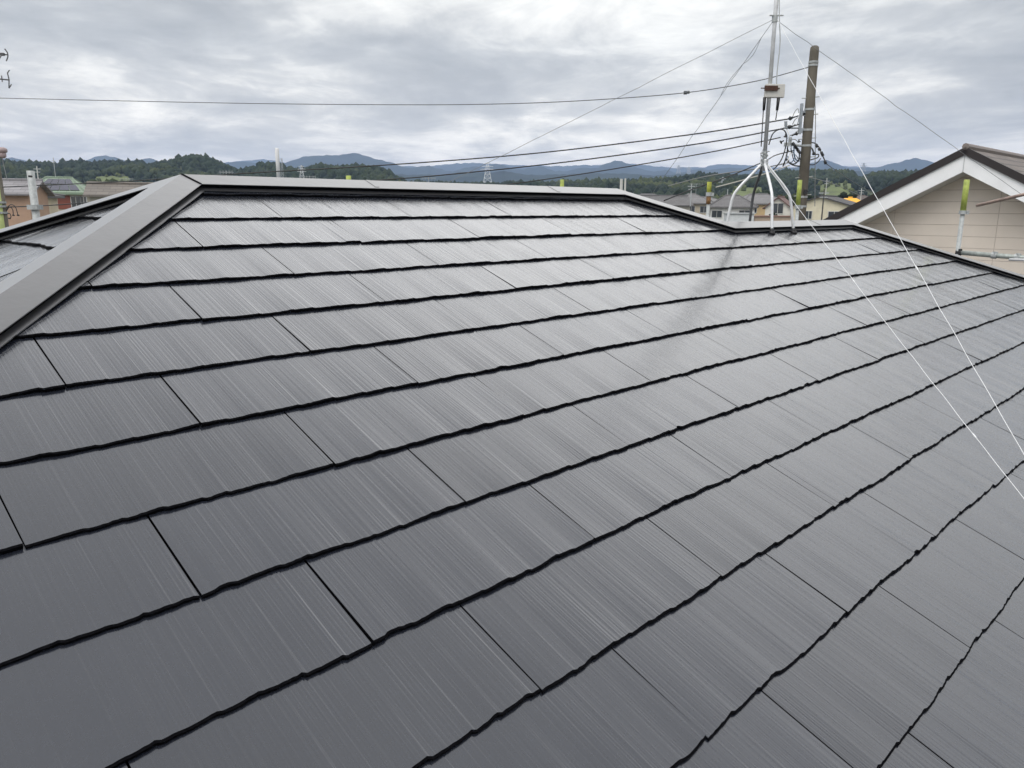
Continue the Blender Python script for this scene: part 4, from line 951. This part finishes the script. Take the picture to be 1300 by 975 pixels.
def tower():
    Y = 480; t_, b_ = at(351.5, 188, Y), at(353.5, 240, Y); root = thing('chimney_tower', 'slim white tower standing out of the woods above the ridge', 'tower', (t_[0], Y, b_[2]))
    z1 = at(352, 208, Y)[2]; mb = MB(); mb.tube([V(t_[0], Y, b_[2]), V(t_[0], Y, t_[2] - .5), V(t_[0], Y, t_[2])], [1.25, 1.15, .9], 14); mb.build('shaft', mat('tower_white', (.74, .73, .71), .7), root, True)
    mb = MB(); q = V(t_[0] + 2.4, Y, 0); za, zb = b_[2], at(352, 201, Y)[2]
    for dx, dy in ((-.5, -.5), (.5, -.5), (.5, .5), (-.5, .5)): mb.tube([q + V(dx * 1.3, dy * 1.3, za), q + V(dx * .6, dy * .6, zb)], .08, 4)
    for k in range(9):
        z = za + (zb - za) * k / 9; z2 = za + (zb - za) * (k + 1) / 9; mb.tube([q + V(-.6, -.5, z), q + V(.6, -.5, z2)], .05, 4); mb.tube([q + V(.6, -.5, z), q + V(-.6, -.5, z2)], .05, 4)
    mb.build('lattice_ladder', PYG, root)
tower()
def slim_pole(label, x, Y, y0, y1, r, m_, cross=True, name='distant_pole', cat='pole'):
    t_, b_ = at(x, y0, Y), at(x, y1, Y); root = thing(name, label, cat, (t_[0], Y, b_[2]), 'poles in the distance'); mb = MB(); mb.tube([V(t_[0], Y, b_[2]), V(t_[0], Y, t_[2])], [r, r * .8], 8); mb.build('pole', m_, root)
    if cross:
        mb = MB(); z = t_[2] - (t_[2] - b_[2]) * .12; mb.box((t_[0], Y, z), (r * 12, r * 1.2, r * 1.2)); mb.box((t_[0], Y, z - r * 5), (r * 9, r * 1.2, r * 1.2)); mb.build('cross_arm', PYG, root)
LC = mat('light_concrete', (.50, .50, .48), .8)
slim_pole('pale concrete pole, left and thicker of a pair by the end of the ridge', 789, 60, 227, 262, .13, LC, False)
slim_pole('pale concrete pole, right and thinner of a pair by the end of the ridge', 794, 62, 226.5, 262, .085, LC, False)
slim_pole('thin dark pole on the left hill above the green roof', 67.5, 150, 200, 235, .06, PYG)
slim_pole('small pale pole with a lamp arm left of the green roof', 46.5, 120, 211, 240, .09, LC)
slim_pole('grey pole with cross arms among the houses left of the rusty sleeve', 878, 130, 233, 262, .10, PYG)
slim_pole('thin pole between the white house and the pylon', 924, 140, 240, 270, .08, PYG, False)
slim_pole('dark thin pole against the cream gabled house', 1046.5, 88, 240, 282, .09, mat('dark_pole', (.07, .065, .06), .7), True)
slim_pole('pale pole in front of the right hand hill', 1050, 190, 226, 258, .11, LC)
slim_pole('pale pole beside the dark verge of the neighbouring roof', 1094, 200, 239, 262, .12, LC)
def aerial(label, x, Y, y0, y1, n=5, L_=.9):
    t_, b_ = at(x, y0, Y), at(x, y1, Y); root = thing('tv_aerial', label, 'aerial', (t_[0], Y, b_[2]), 'television aerials'); mb = MB(); mb.tube([V(t_[0], Y, b_[2]), V(t_[0], Y, t_[2])], .03, 6); mb.build('pole', PYG, root)
    mb = MB(); mb.tube([V(t_[0] - L_ / 2, Y, t_[2] - .1), V(t_[0] + L_ / 2, Y - .2, t_[2] - .1)], .02, 5)
    for k in range(n): s = -L_ / 2 + L_ * k / (n - 1); mb.tube([V(t_[0] + s, Y - .3, t_[2] - .1), V(t_[0] + s, Y + .3, t_[2] - .1)], .014, 5); mb.tube([V(t_[0] + s, Y, t_[2] - .25), V(t_[0] + s, Y, t_[2] + .05)], .014, 5)
    mb.build('boom', PYG, root)
aerial('small aerial tip behind the ridge near its left end', 287, 60, 217, 230)
aerial('pale aerial behind the ridge below the distant pylon', 393, 90, 223.5, 238, 5, 1.3)
aerial('aerial on the hip roofed house behind the rusty sleeve', 884, 148, 233, 247, 6, 2.2)
aerial('aerial on a roof just over the left hip', 160, 80, 226, 240, 5, 1.2)
aerial('aerial behind the ridge right of the yellow tip', 544, 80, 225, 240, 5, 1.3)
def left_aerial():
    Y = 13.; root = thing('tv_aerial', 'dark aerial elements reaching in at the upper left edge', 'aerial', (*at(-14, 264, Y)[:2], 0), 'television aerials')
    A = lambda x, y, d=0: at(x, y, Y + d)
    m_ = mat('aerial_metal', (.10, .10, .105), .5, metal=.5)
    x0 = at(-14, 264, Y); mb = MB(); mb.tube([V(x0[0], Y, 0), V(x0[0], Y, at(-14, 55, Y)[2])], .022, 8); mb.build('pole', m_, root)
    mb = MB(); mb.tube([A(-20, 68), A(3, 69)], .012, 6); mb.tube(smoothpts([A(6, 62), A(9.5, 67), A(10, 72), A(8, 77.5)], 5), .009, 5); mb.tube(smoothpts([A(-2, 77), A(2, 70), A(6, 69)], 4), .008, 5); mb.box(A(3, 69), (.06, .04, .04)); mb.tube([A(3, 69), A(9.6, 69.5)], .01, 5); mb.build('reflector', m_, root)
    mb = MB(); mb.tube([A(-20, 98.5), A(12, 101.5)], .011, 6); mb.tube([A(9.5, 92.5), A(11.5, 101), A(11.5, 112)], .009, 5); mb.tube([A(12, 89), A(9.5, 92.5)], .008, 5); mb.tube([A(11.5, 112), A(14.5, 107)], .008, 5); mb.tube([A(2, 96), A(3, 104)], .008, 5); mb.build('dipole', m_, root)
left_aerial()
